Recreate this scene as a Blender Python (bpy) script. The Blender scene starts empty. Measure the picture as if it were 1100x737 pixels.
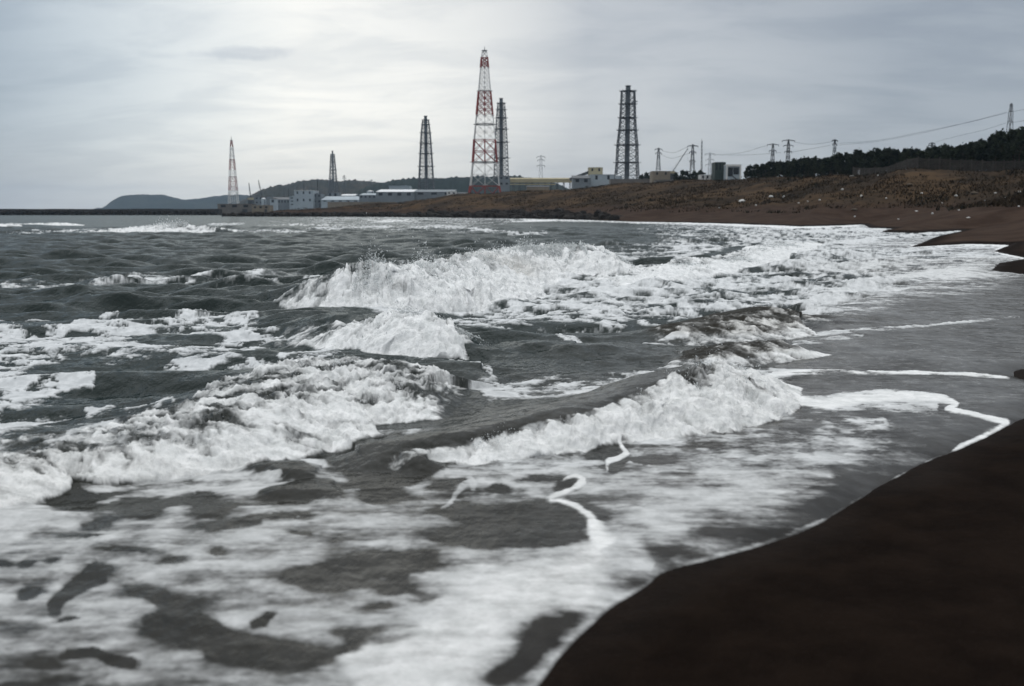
import bpy, bmesh, math, random
import numpy as np
from mathutils import Vector, Matrix

random.seed(7)
rng = np.random.default_rng(11)
SC = bpy.context.scene
COL = SC.collection
R = math.radians

# ------------------------------------------------------------------ camera model
W0, H0 = 1100.0, 737.0            # the photograph's frame
FPX = 1100.0 * 35.0 / 36.0        # 35 mm lens
HC = 1.8                          # eye height above still water
HORIZON = 228.0
PITCH = math.atan((H0 / 2 - HORIZON) / FPX)
CP, SP = math.cos(PITCH), math.sin(PITCH)

def ray(px, py):
    u = (px - W0 / 2) / FPX
    v = (H0 / 2 - py) / FPX
    return u, CP + v * SP, -SP + v * CP          # x, y (forward), z (up)

def at(px, py, d):
    """world point seen at px,py whose forward distance is d"""
    x, y, z = ray(px, py)
    k = d / y
    return Vector((x * k, d, HC + z * k))

def onz(px, py, z=0.0):
    """world point on the level z"""
    a, b, c = ray(px, py)
    k = (z - HC) / c
    return (a * k, b * k)

def to_photo(x, y, z=0.0):
    f = y * CP - (z - HC) * SP
    v = y * SP + (z - HC) * CP
    f = np.maximum(f, 1e-3)
    return W0 / 2 + FPX * x / f, H0 / 2 - FPX * v / f

# ------------------------------------------------------------------ noise
def _hash(ix, iy, seed):
    h = (ix.astype(np.int64) * 374761393 + iy.astype(np.int64) * 668265263 + seed * 1274126177) & 0xffffffff
    h = ((h ^ (h >> 13)) * 1274126177) & 0xffffffff
    h = (h ^ (h >> 16)) & 0xffffffff
    return h

_GR = np.array([(math.cos(a), math.sin(a)) for a in np.linspace(0, 2 * math.pi, 32, endpoint=False)], dtype=np.float32)

def perlin(x, y, seed=0):
    x0 = np.floor(x); y0 = np.floor(y)
    fx = (x - x0).astype(np.float32); fy = (y - y0).astype(np.float32)
    ix = x0.astype(np.int64); iy = y0.astype(np.int64)
    def g(dx, dy):
        k = _hash(ix + dx, iy + dy, seed) & 31
        v = _GR[k]
        return v[..., 0] * (fx - dx) + v[..., 1] * (fy - dy)
    u = fx * fx * fx * (fx * (fx * 6 - 15) + 10)
    w = fy * fy * fy * (fy * (fy * 6 - 15) + 10)
    a = g(0, 0); b = g(1, 0); c = g(0, 1); d = g(1, 1)
    return ((a + (b - a) * u) + ((c + (d - c) * u) - (a + (b - a) * u)) * w) * 1.5

def fbm(x, y, octv=4, seed=0, gain=0.5, lac=2.03):
    s = 0.0; a = 1.0; n = 0.0
    for i in range(octv):
        s = s + a * perlin(x, y, seed + i * 17)
        n += a; a *= gain; x = x * lac + 3.7; y = y * lac - 1.3
    return s / n

def billow(x, y, octv=4, seed=0, gain=0.5):
    s = 0.0; a = 1.0; n = 0.0
    for i in range(octv):
        s = s + a * np.abs(perlin(x, y, seed + i * 17))
        n += a; a *= gain; x = x * 2.03 + 3.7; y = y * 2.03 - 1.3
    return s / n

def sstep(a, b, x):
    t = np.clip((x - a) / (b - a), 0, 1)
    return t * t * (3 - 2 * t)

# ------------------------------------------------------------------ plane geometry helpers
def smooth_line(pts, n=6):
    """Catmull-Rom through rows of any width"""
    p = np.array(pts, dtype=float)
    if len(p) < 3:
        return p
    q = np.vstack([2 * p[0] - p[1], p, 2 * p[-1] - p[-2]])
    out = []
    for i in range(1, len(q) - 2):
        for t in np.linspace(0, 1, n, endpoint=False):
            a, b, c, d = q[i - 1], q[i], q[i + 1], q[i + 2]
            out.append(0.5 * (2 * b + (c - a) * t + (2 * a - 5 * b + 4 * c - d) * t * t + (3 * b - a - 3 * c + d) * t ** 3))
    out.append(q[-2])
    return np.array(out)

def line_dist(x, y, pts):
    """distance to polyline, signed side (left positive), and interpolated extra columns"""
    P = np.asarray(pts, dtype=np.float64)
    best = np.full(x.shape, 1e18); side = np.zeros(x.shape); bi = np.zeros(x.shape, dtype=np.int32); bt = np.zeros(x.shape)
    for i in range(len(P) - 1):
        ax, ay = P[i, 0], P[i, 1]; bx, by = P[i + 1, 0] - ax, P[i + 1, 1] - ay
        L = bx * bx + by * by + 1e-12
        t = np.clip(((x - ax) * bx + (y - ay) * by) / L, 0, 1)
        dx = x - ax - t * bx; dy = y - ay - t * by
        d = dx * dx + dy * dy
        m = d < best
        best = np.where(m, d, best); bi = np.where(m, i, bi); bt = np.where(m, t, bt)
        side = np.where(m, bx * dy - by * dx, side)
    ex = [P[bi, k] + (P[np.minimum(bi + 1, len(P) - 1), k] - P[bi, k]) * bt for k in range(2, P.shape[1])]
    arc = (bi + bt) / max(1, len(P) - 1)
    return np.sqrt(best), np.sign(side), ex, arc

def in_poly(x, y, poly):
    c = np.zeros(x.shape, dtype=bool)
    n = len(poly)
    for i in range(n):
        x1, y1 = poly[i][:2]; x2, y2 = poly[(i + 1) % n][:2]
        if y1 == y2:
            continue
        m = (y1 > y) != (y2 > y)
        c ^= m & (x < (x2 - x1) * (y - y1) / (y2 - y1) + x1)
    return c

# ------------------------------------------------------------------ material helper
class NT:
    def __init__(self, name):
        self.m = bpy.data.materials.new(name); self.m.use_nodes = True
        self.t = self.m.node_tree; self.t.nodes.clear()
        self.out = self.n('ShaderNodeOutputMaterial')
    def n(self, typ, **kw):
        k = self.t.nodes.new(typ)
        for a, b in kw.items():
            setattr(k, a, b)
        return k
    def l(self, a, b):
        self.t.links.new(a, b)
    def val(self, sock, v):
        if hasattr(v, 'links') or isinstance(v, bpy.types.NodeSocket):
            self.l(v, sock)
        else:
            sock.default_value = v
    def math(self, op, a, b=0.0, c=None, clamp=False):
        k = self.n('ShaderNodeMath', operation=op, use_clamp=clamp)
        self.val(k.inputs[0], a); self.val(k.inputs[1], b)
        if c is not None:
            self.val(k.inputs[2], c)
        return k.outputs[0]
    def mixc(self, f, a, b):
        k = self.n('ShaderNodeMix', data_type='RGBA')
        self.val(k.inputs[0], f); self.val(k.inputs[6], a); self.val(k.inputs[7], b)
        return k.outputs[2]
    def mixf(self, f, a, b):
        k = self.n('ShaderNodeMix', data_type='FLOAT')
        self.val(k.inputs[0], f); self.val(k.inputs[2], a); self.val(k.inputs[3], b)
        return k.outputs[0]
    def noise(self, vec, scale, detail=4, rough=0.55, dist=0.0):
        k = self.n('ShaderNodeTexNoise')
        if vec is not None:
            self.l(vec, k.inputs['Vector'])
        k.inputs['Scale'].default_value = scale; k.inputs['Detail'].default_value = detail
        k.inputs['Roughness'].default_value = rough; k.inputs['Distortion'].default_value = dist
        return k.outputs['Fac']
    def ramp(self, f, a, b, lo=0.0, hi=1.0):
        k = self.n('ShaderNodeMapRange', interpolation_type='SMOOTHSTEP')
        self.val(k.inputs[0], f)
        k.inputs[1].default_value = a; k.inputs[2].default_value = b
        k.inputs[3].default_value = lo; k.inputs[4].default_value = hi
        return k.outputs[0]
    def pos(self, obj=True):
        return self.n('ShaderNodeTexCoord').outputs['Object'] if obj else self.n('ShaderNodeNewGeometry').outputs['Position']
    def bsdf(self, col, rough, normal=None, ior=1.45, spec=0.5, metal=0.0):
        k = self.n('ShaderNodeBsdfPrincipled')
        self.val(k.inputs['Base Color'], col); self.val(k.inputs['Roughness'], rough)
        k.inputs['IOR'].default_value = ior; k.inputs['Specular IOR Level'].default_value = spec
        self.val(k.inputs['Metallic'], metal)
        if normal is not None:
            self.l(normal, k.inputs['Normal'])
        return k.outputs[0]
    def bump(self, h, strength, dist, normal=None):
        k = self.n('ShaderNodeBump')
        self.val(k.inputs['Strength'], strength); k.inputs['Distance'].default_value = dist
        self.l(h, k.inputs['Height'])
        if normal is not None:
            self.l(normal, k.inputs['Normal'])
        return k.outputs[0]
    def done(self, sh):
        self.l(sh, self.out.inputs[0]); return self.m

def simple_mat(name, col, rough=0.7, var=0.25, scale=0.4, metal=0.0, spec=0.3):
    """weathered paint / concrete / steel: colour broken by two scales of noise, streaks down the face"""
    t = NT(name); p = t.pos(False)
    a = t.noise(p, scale, 5, 0.6); b = t.noise(p, scale * 9, 3, 0.6)
    f = t.math('ADD', t.math('MULTIPLY', a, 0.65), t.math('MULTIPLY', b, 0.35))
    c = t.mixc(t.ramp(f, 0.3, 0.7), tuple(x * (1 - var) for x in col) + (1,), tuple(min(1, x * (1 + var)) for x in col) + (1,))
    return t.done(t.bsdf(c, rough, None, spec=spec, metal=metal))

# ------------------------------------------------------------------ object helpers
def link(o, parent=None):
    COL.objects.link(o)
    if parent is not None:
        o.parent = parent
    return o

def tag(o, label=None, cat=None, group=None, kind=None):
    if label: o['label'] = label
    if cat: o['category'] = cat
    if group: o['group'] = group
    if kind: o['kind'] = kind
    return o

def thing(name, label, cat, loc=(0, 0, 0), group=None):
    o = bpy.data.objects.new(name, None); link(o)
    o.empty_display_size = 0.5
    o.location = loc
    return tag(o, label, cat, group)

class MB:
    """collects bars, boxes, tubes into one mesh"""
    def __init__(self):
        self.v = []; self.f = []
    def add(self, vs, fs):
        k = len(self.v); self.v += [tuple(p) for p in vs]; self.f += [tuple(i + k for i in f) for f in fs]
    def bar(self, p, q, r, sides=4, r2=None):
        p = Vector(p); q = Vector(q); d = q - p
        if d.length < 1e-6:
            return
        d.normalize()
        a = d.cross(Vector((0, 0, 1)) if abs(d.z) < 0.95 else Vector((1, 0, 0))).normalized(); b = d.cross(a)
        r2 = r if r2 is None else r2
        vs = []
        for P, rr in ((p, r), (q, r2)):
            for i in range(sides):
                t = 2 * math.pi * (i + 0.5) / sides
                vs.append(P + (a * math.cos(t) + b * math.sin(t)) * rr)
        fs = [(i, (i + 1) % sides, sides + (i + 1) % sides, sides + i) for i in range(sides)]
        fs += [tuple(range(sides))[::-1], tuple(range(sides, 2 * sides))]
        self.add(vs, fs)
    def box(self, x0, x1, y0, y1, z0, z1):
        vs = [(x, y, z) for z in (z0, z1) for x, y in ((x0, y0), (x1, y0), (x1, y1), (x0, y1))]
        self.add(vs, [(3, 2, 1, 0), (4, 5, 6, 7), (0, 1, 5, 4), (1, 2, 6, 5), (2, 3, 7, 6), (3, 0, 4, 7)])
    def gable(self, x0, x1, y0, y1, z0, z1, over=0.0):
        """roof with its ridge along x"""
        ym = (y0 + y1) / 2; x0 -= over; x1 += over; y0 -= over; y1 += over
        self.add([(x0, y0, z0), (x1, y0, z0), (x1, y1, z0), (x0, y1, z0), (x0, ym, z1), (x1, ym, z1)],
                 [(0, 1, 5, 4), (2, 3, 4, 5), (0, 4, 3), (1, 2, 5), (3, 2, 1, 0)])
    def tube(self, pts, r, sides=5):
        pts = [Vector(p) for p in pts]
        for p, q in zip(pts[:-1], pts[1:]):
            self.bar(p, q, r, sides)
    def cyl(self, p, r, z0, z1, sides=16, r2=None):
        self.bar((p[0], p[1], z0), (p[0], p[1], z1), r, sides, r2)
    def ring(self, c, rin, rout, z0, z1, sides=12):
        vs = []
        for z in (z0, z1):
            for r in (rin, rout):
                for i in range(sides):
                    t = 2 * math.pi * i / sides
                    vs.append((c[0] + r * math.cos(t), c[1] + r * math.sin(t), z))
        n = sides; fs = []
        for i in range(n):
            j = (i + 1) % n
            fs += [(i, j, n + j, n + i), (2 * n + i, 3 * n + i, 3 * n + j, 2 * n + j), (n + i, n + j, 3 * n + j, 3 * n + i), (i, 2 * n + i, 2 * n + j, j)]
        self.add(vs, fs)
    def build(self, name, mat, parent=None, smooth=False):
        me = bpy.data.meshes.new(name)
        me.from_pydata(self.v, [], self.f); me.update()
        if mat: me.materials.append(mat)
        if smooth:
            me.polygons.foreach_set('use_smooth', [True] * len(me.polygons))
        return link(bpy.data.objects.new(name, me), parent)

def np_mesh(name, co, faces, mat, smooth=True, attrs=None):
    """co: n x 3, faces: m x k array (k = 3 or 4)"""
    me = bpy.data.meshes.new(name)
    k = faces.shape[1]
    me.vertices.add(len(co)); me.vertices.foreach_set('co', np.ascontiguousarray(co, dtype=np.float32).ravel())
    me.loops.add(faces.size); me.loops.foreach_set('vertex_index', np.ascontiguousarray(faces, dtype=np.int32).ravel())
    me.polygons.add(len(faces)); me.polygons.foreach_set('loop_start', np.arange(0, faces.size, k, dtype=np.int32))
    me.polygons.foreach_set('use_smooth', np.full(len(faces), smooth))
    for an, arr in (attrs or {}).items():
        a = me.attributes.new(an, 'FLOAT', 'POINT'); a.data.foreach_set('value', np.ascontiguousarray(arr, dtype=np.float32).ravel())
    me.update(calc_edges=True); me.validate()
    if mat: me.materials.append(mat)
    return link(bpy.data.objects.new(name, me))

def grid_faces(nr, nc, keep=None):
    i = np.arange(nr * nc, dtype=np.int64).reshape(nr, nc)
    f = np.stack([i[:-1, :-1], i[:-1, 1:], i[1:, 1:], i[1:, :-1]], -1).reshape(-1, 4)
    if keep is not None:
        k = keep.ravel()[f].any(axis=1)
        f = f[k]
    return f

def compact(co, f, attrs):
    used = np.zeros(len(co), dtype=bool); used[f.ravel()] = True
    idx = np.cumsum(used) - 1
    return co[used], idx[f], {k: v[used] for k, v in attrs.items()}

# ------------------------------------------------------------------ shore line (edge of the wash), from near to far
EDGE_PX = [(440, 900), (520, 800), (572, 740), (600, 705), (640, 665), (690, 630), (716, 613), (770, 599), (830, 582), (880, 562),
           (930, 530), (985, 500), (1040, 478), (1082, 457), (1125, 437), (1180, 424), (1200, 415), (1150, 411), (1105, 410), (1088, 405), (1089, 399), (1110, 393),
           (1180, 382), (1260, 350), (1250, 320), (1170, 302), (1100, 295), (1064, 291), (1072, 283), (1104, 277.5), (1085, 274), (1067, 270), (1088, 264),
           (1040, 262.5), (975, 266), (1008, 255.5), (1040, 248), (985, 250.5), (948, 249.5), (964, 246), (935, 245), (929, 241.5), (900, 242.5), (860, 243.5),
           (810, 241.5), (756, 239.8), (680, 238.5), (640, 236.8), (600, 235.6), (540, 234.6), (480, 233.8), (420, 233.2), (330, 232.8), (240, 232.5)]
_e = [onz(*p) for p in EDGE_PX]
EDGE = np.array(_e + [(-132.0, 520.0), (-160, 1600)])          # the harbour mole ends here, land turns away
_sm = smooth_line(EDGE[:16], 5)
EDGE = np.vstack([_sm, EDGE[16:]])
EDGE[0] = (-0.4, 0.3)
EDGE_POLY = [tuple(p) for p in EDGE] + [(6000, 6000), (6000, -60), (-0.4, -60)]

def shore(x, y, tile=48):
    """signed distance to the edge of the wash, land positive (worked out tile by tile)"""
    out = np.empty(x.shape)
    A = EDGE[:-1, :2]; B = EDGE[1:, :2] - A; LL = (B * B).sum(1) + 1e-12
    for i in range(0, x.shape[0], tile):
        for j in range(0, x.shape[1], tile):
            xs = x[i:i + tile, j:j + tile]; ys = y[i:i + tile, j:j + tile]
            cx, cy = (xs.min() + xs.max()) / 2, (ys.min() + ys.max()) / 2
            r = np.hypot(xs - cx, ys - cy).max()
            t = np.clip(((cx - A[:, 0]) * B[:, 0] + (cy - A[:, 1]) * B[:, 1]) / LL, 0, 1)
            dc = np.hypot(cx - A[:, 0] - t * B[:, 0], cy - A[:, 1] - t * B[:, 1])
            best = np.full(xs.shape, 1e18)
            for k in np.nonzero(dc <= dc.min() + 2 * r + 1e-6)[0]:
                t = np.clip(((xs - A[k, 0]) * B[k, 0] + (ys - A[k, 1]) * B[k, 1]) / LL[k], 0, 1)
                best = np.minimum(best, (xs - A[k, 0] - t * B[k, 0]) ** 2 + (ys - A[k, 1] - t * B[k, 1]) ** 2)
            if dc.min() > r * 1.01:
                inside = in_poly(np.array([cx]), np.array([cy]), EDGE_POLY)[0]
            else:
                inside = in_poly(xs, ys, EDGE_POLY)
            out[i:i + tile, j:j + tile] = np.where(inside, 1, -1) * np.sqrt(best)
    return out

# land heights: for each photo column, (distance, height) of dune toe, crest, plateau
PROF = {
    -700: [(1, -4), (600, -4), (4000, -4), (6500, -4)],
    200: [(1, -4), (560, -4), (4000, -4), (6500, -4)],
    236: [(1, -4), (470, -2), (520, 2.2), (620, 2.6), (900, 4), (6500, 6)],
    330: [(1, -3), (420, -2), (455, 2.6), (520, 3.2), (700, 4), (6500, 8)],
    420: [(1, -3), (388, -1.0), (415, 3.0), (500, 6.2), (640, 7.0), (6500, 10)],
    500: [(1, -2), (322, -.6), (345, 4.0), (430, 9.4), (560, 10.0), (6500, 14)],
    600: [(1, -2), (252, -.4), (275, 4.4), (340, 8.6), (480, 12.0), (6500, 16)],
    680: [(1, -2), (196, -.3), (222, 2.2), (262, 6.4), (330, 11.0), (480, 15.0), (6500, 18)],
    760: [(1, -2), (170, .2), (192, 1.4), (225, 4.6), (272, 9.8), (330, 12.0), (480, 12.5), (6500, 18)],
    830: [(1, -2), (150, .6), (176, 2.2), (205, 4.8), (240, 9.4), (262, 10.6), (6500, 30)],
    900: [(1, -2), (120, .8), (150, 2.4), (180, 4.6), (212, 8.9), (235, 9.9), (6500, 30)],
    980: [(1, -2), (96, .8), (122, 2.3), (150, 4.7), (178, 8.7), (196, 9.5), (6500, 30)],
    1060: [(1, -2), (78, .8), (104, 2.3), (124, 4.6), (146, 8.3), (165, 9.2), (6500, 30)],
    1150: [(1, -2), (60, .8), (84, 2.2), (104, 4.4), (124, 7.9), (145, 8.8), (6500, 30)],
    1400: [(1, -2), (40, .8), (58, 2.2), (74, 4.4), (94, 7.2), (115, 7.8), (6500, 30)],
    2200: [(1, -2), (30, .8), (48, 2.2), (62, 4.4), (80, 7.2), (100, 7.8), (6500, 30)],
}
_pc = np.array(sorted(PROF))
_dg = np.exp(np.linspace(0, math.log(6500), 400))
_tab = np.array([np.interp(_dg, [a for a, b in PROF[c]], [b for a, b in PROF[c]]) for c in _pc])

def land(x, y, s, detail=True):
    """height of the ground"""
    px = W0 / 2 + FPX * x / np.maximum(y, 0.05)
    px = np.clip(px, -700, 2200)
    d = np.clip(np.maximum(y, 0.05), 1, 6499)
    ci = np.clip(np.searchsorted(_pc, px) - 1, 0, len(_pc) - 2)
    ct = np.clip((px - _pc[ci]) / (_pc[ci + 1] - _pc[ci]), 0, 1); ct = ct * ct * (3 - 2 * ct)
    dl = np.log(d) / math.log(6500) * 399
    di = np.clip(dl.astype(int), 0, 398); dt = dl - di
    t = (_tab[ci, di] * (1 - dt) + _tab[ci, di + 1] * dt) * (1 - ct) + (_tab[ci + 1, di] * (1 - dt) + _tab[ci + 1, di + 1] * dt) * ct
    beach = np.where(s > 0, 2.0 * (1 - np.exp(-np.maximum(s, 0) * 0.022)) + 0.012 * np.minimum(np.maximum(s, 0), 1.0), np.maximum(0.06 * s, -3.0))
    if detail:
        hum = fbm(x / 16, y / 26, 5, 3, 0.55)
        up = sstep(0.4, 4.0, t)
        t = t + up * hum * 1.1 + up * (billow(x / 6, y / 9, 5, 9, .6) - 0.25) * 1.3
        beach = beach + sstep(0.0, 3.0, s) * (0.02 * fbm(x / 0.5, y / 0.5, 4, 5) + 0.10 * fbm(x / 5, y / 9, 3, 6)) * np.clip(s / 12, 0.12, 1)
    t = np.minimum(t, 0.2 * s)
    k = 0.5
    h = np.clip(0.5 + 0.5 * (t - beach) / k, 0, 1)
    return beach * (1 - h) + t * h + k * h * (1 - h)
# ================================================================== THE SEA

def row_distances():
    d = 2.3; out = [d]
    while d < 7000:
        if d < 5: e = 0.0042
        elif d < 15: e = 0.0024
        elif d < 36: e = 0.0034
        elif d < 120: e = 0.0046
        elif d < 700: e = 0.011
        else: e = 0.05
        d *= 1 + e; out.append(d)
    return np.array(out)

SEA_D = row_distances()
SEA_U = np.linspace(-0.62, 0.60, 1250)
NR, NC = len(SEA_D), len(SEA_U)
X = SEA_D[:, None] * SEA_U[None, :]
Y = np.repeat(SEA_D[:, None], NC, 1)
ROWSP = np.gradient(SEA_D)[:, None] * np.ones((1, NC))

# a ragged line: wobble the lookup position a little, in metres
_wob = np.clip(Y / 10, 0.4, 3)
S = shore(X + 0.05 * _wob * fbm(X / 0.5, Y / 0.5, 3, 71), Y + 0.05 * _wob * fbm(X / 0.5, Y / 0.5, 3, 72))
GR = land(X, Y, S, False)
PX, PY = to_photo(X, Y)

# thin sheet of run-up over the sand
FILM_PX = [(1064, 291), (985, 303), (910, 325), (868, 352), (845, 385), (800, 415), (745, 450), (680, 478), (640, 515), (600, 552),
           (575, 620), (520, 700), (430, 850), (560, 900), (900, 640), (1400, 460), (1500, 300)]
FILM_W = [onz(*p) for p in FILM_PX]
_nf = int(np.searchsorted(SEA_D, 45.0))
_fd = np.full(X.shape, -50.0)
_q, _, _, _ = line_dist(X[:_nf], Y[:_nf], np.array(FILM_W + FILM_W[:1]))
_fd[:_nf] = np.where(in_poly(X[:_nf], Y[:_nf], FILM_W), _q, -_q)
FILM = np.maximum(sstep(-0.9, 0.5, _fd + 0.35 * fbm(X / 1.2, Y / 1.2, 3, 31)), sstep(-1.0, -0.1, S) * (Y < 60))
FILM = np.maximum(FILM, sstep(-7.0, -1.0, S) * 0.7 * (Y < 70))

# ---- breaking and building waves: crest seen at (px, py) with height h, roller share, roller width
WAVES = [
    # near left breaker
    dict(p=[(-190, 512, .02, .6, .5), (-90, 503, .10, .9, .6), (0, 499, .12, 1, .55), (60, 487, .13, 1, .30), (130, 476, .16, 1, .40), (190, 462, .20, 1, .62), (240, 444, .24, 1, .95),
            (290, 418, .28, 1, 1.45), (325, 394, .31, 1, 1.8), (365, 388, .32, 1, 1.75), (400, 396, .31, 1, 1.4), (430, 411, .24, 1, 1.0), (458, 426, .13, 1, .7), (490, 440, .02, .6, .4)], sb=1.0, lump=.8, ta=-.8, cov=.69),
    # middle wave with a dark lip
    dict(p=[(360, 500, .02, .0, .3), (400, 488, .09, .2, .3), (440, 476, .12, .6, .30, .12), (490, 467, .15, .9, .36, .13), (540, 457, .18, 1, .40, .13), (600, 442, .23, 1, .46, .13), (650, 429, .26, 1, .58, .11),
            (700, 414, .31, 1, .8), (735, 398, .35, 1, .95), (765, 394, .34, 1, .85), (800, 402, .18, 1, .6), (830, 412, .02, 1, .4)], sb=.75, lump=.8, ta=.03),
    # smaller breaker behind the near one
    dict(p=[(215, 338, .02, 0, .5), (280, 338, .10, 0, 1.0), (340, 337, .24, 0, 1.2), (385, 336, .38, .5, 1.1, .2), (430, 336, .44, 1, .95, .0), (465, 343, .40, 1, .85), (490, 357, .16, 1, .6), (500, 372, .02, 1, .4)], sb=1.6, lump=1.0, ta=-.2),
    # the big one
    dict(p=[(150, 326, .02, 0, .8), (230, 315, .16, 0, .8), (310, 302, .40, .05, .8), (350, 295, .58, .5, 1.0), (390, 288, .72, 1, 1.5), (430, 287, .72, 1, 1.9), (470, 287, .62, 1, 2.1), (500, 278, .62, 1, 2.2),
            (540, 269, .74, 1, 2.3), (590, 264, .84, 1, 2.2), (625, 265, .82, 1, 1.9), (645, 272, .60, 1, 1.5), (660, 292, .06, 1, .9)], sb=2.6, lump=1.3, ta=-.5, cov=.95),
    # bore reaching the beach
    dict(p=[(640, 302, .02, 1, .8), (690, 289, .22, 1, 1.2), (740, 282, .26, 1, 1.3), (790, 276, .26, 1, 1.3), (822, 264, .34, 1, 1.5), (850, 262, .2, 1, 1.2), (880, 262, .03, .7, 1)], sb=2.2, lump=1.2, ta=-.6, cov=.86),
    # sandy churn in the shore break
    dict(p=[(690, 364, .03, .2, .5), (730, 352, .16, .4, .8), (780, 341, .24, .65, 1.1), (830, 335, .22, .7, 1.1), (862, 338, .14, .9, .9), (884, 350, .02, .9, .5)], sb=1.0, lump=1.0, ta=-.3, brown=1, cov=.72),
    dict(p=[(712, 388, .02, .2, .4), (750, 377, .15, .4, .5), (790, 370, .18, .5, .6), (830, 368, .16, .8, .6), (856, 376, .02, .9, .5)], sb=.5, lump=.9, ta=-.15, brown=1, cov=.72),
    # lumps of backwash near the camera
    dict(p=[(10, 512, .02, .1, .2), (50, 514, .04, .0, .2), (100, 507, .045, 0, .2), (150, 506, .01, 0, .2)], sb=.4, lump=.2, ta=.3),
    dict(p=[(255, 497, .01, 0, .2), (300, 499, .07, 0, .2), (330, 506, .05, 0, .2), (350, 512, .01, 0, .2)], sb=.35, lump=.2, ta=.3),
    dict(p=[(370, 492, .01, 0, .2), (410, 482, .07, .1, .2), (450, 492, .09, 0, .2), (478, 500, .02, 0, .2)], sb=.4, lump=.2, ta=.3),
    dict(p=[(270, 530, .01, 0, .2), (310, 524, .05, 0, .2), (350, 526, .04, 0, .2), (370, 530, .01, 0, .2)], sb=.4, lump=.2, ta=.3),
    # far off
    dict(p=[(60, 249, .05, .2, 1.5), (115, 246.5, .22, .7, 2.2), (150, 243.8, .44, .95, 2.6), (185, 241.2, .68, 1, 3.0), (203, 241.6, .66, .85, 2.8), (213, 242.6, .55, .1, 2.2), (222, 243.6, .50, .9, 2.4), (232, 247, .1, .6, 2)], sb=5, lump=2.0, ta=-1.8),
    dict(p=[(22, 242, .05, .6, 2), (42, 239.8, .38, .9, 3), (60, 239.4, .42, 1, 3), (76, 241.6, .05, 1, 2)], sb=6, lump=2.4, ta=-2),
    dict(p=[(-15, 242, .05, .6, 2), (5, 240, .40, 1, 3), (17, 241.5, .05, 1, 2)], sb=6, lump=2.4, ta=-2),
    dict(p=[(396, 238.3, .1, .6, 3), (412, 236.3, .34, 1, 4), (430, 236.1, .34, 1, 4), (446, 238, .1, .5, 3)], sb=8, lump=3, ta=-3),
    dict(p=[(545, 238, .1, .6, 3), (562, 236.2, .32, 1, 4), (577, 237, .1, 1, 4)], sb=8, lump=3, ta=-3),
    dict(p=[(300, 241.5, .1, .3, 3), (330, 240.0, .30, .5, 3), (350, 240.6, .1, .3, 3)], sb=8, lump=3, ta=-3),
    dict(p=[(20, 321, .02, 0, 1), (60, 318, .2, 0, 1), (110, 317, .22, 0, 1), (170, 319, .02, 0, 1)], sb=1.8, lump=1, ta=9),
    dict(p=[(350, 289, .02, 0, 1), (375, 286, .3, 0, 1), (410, 285, .02, 0, 1)], sb=2.5, lump=1, ta=9),
    dict(p=[(500, 367, .01, 0, .5), (560, 366, .10, 0, .5), (620, 372, .10, 0, .5), (690, 372, .02, 0, .5)], sb=.9, lump=1, ta=9),
    dict(p=[(400, 391, .01, 0, .5), (450, 388, .12, 0, .5), (510, 396, .09, 0, .5), (545, 402, .01, 0, .5)], sb=.6, lump=1, ta=9),
]
ZW = np.zeros_like(X); WF = np.zeros_like(X); LUMP = np.zeros_like(X); LSC = np.ones_like(X); BROWN = np.zeros_like(X); DX = np.zeros_like(X); DY = np.zeros_like(X)
COV = np.full_like(X, .9); FIB = np.zeros_like(X)
CRESTS = []
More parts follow.
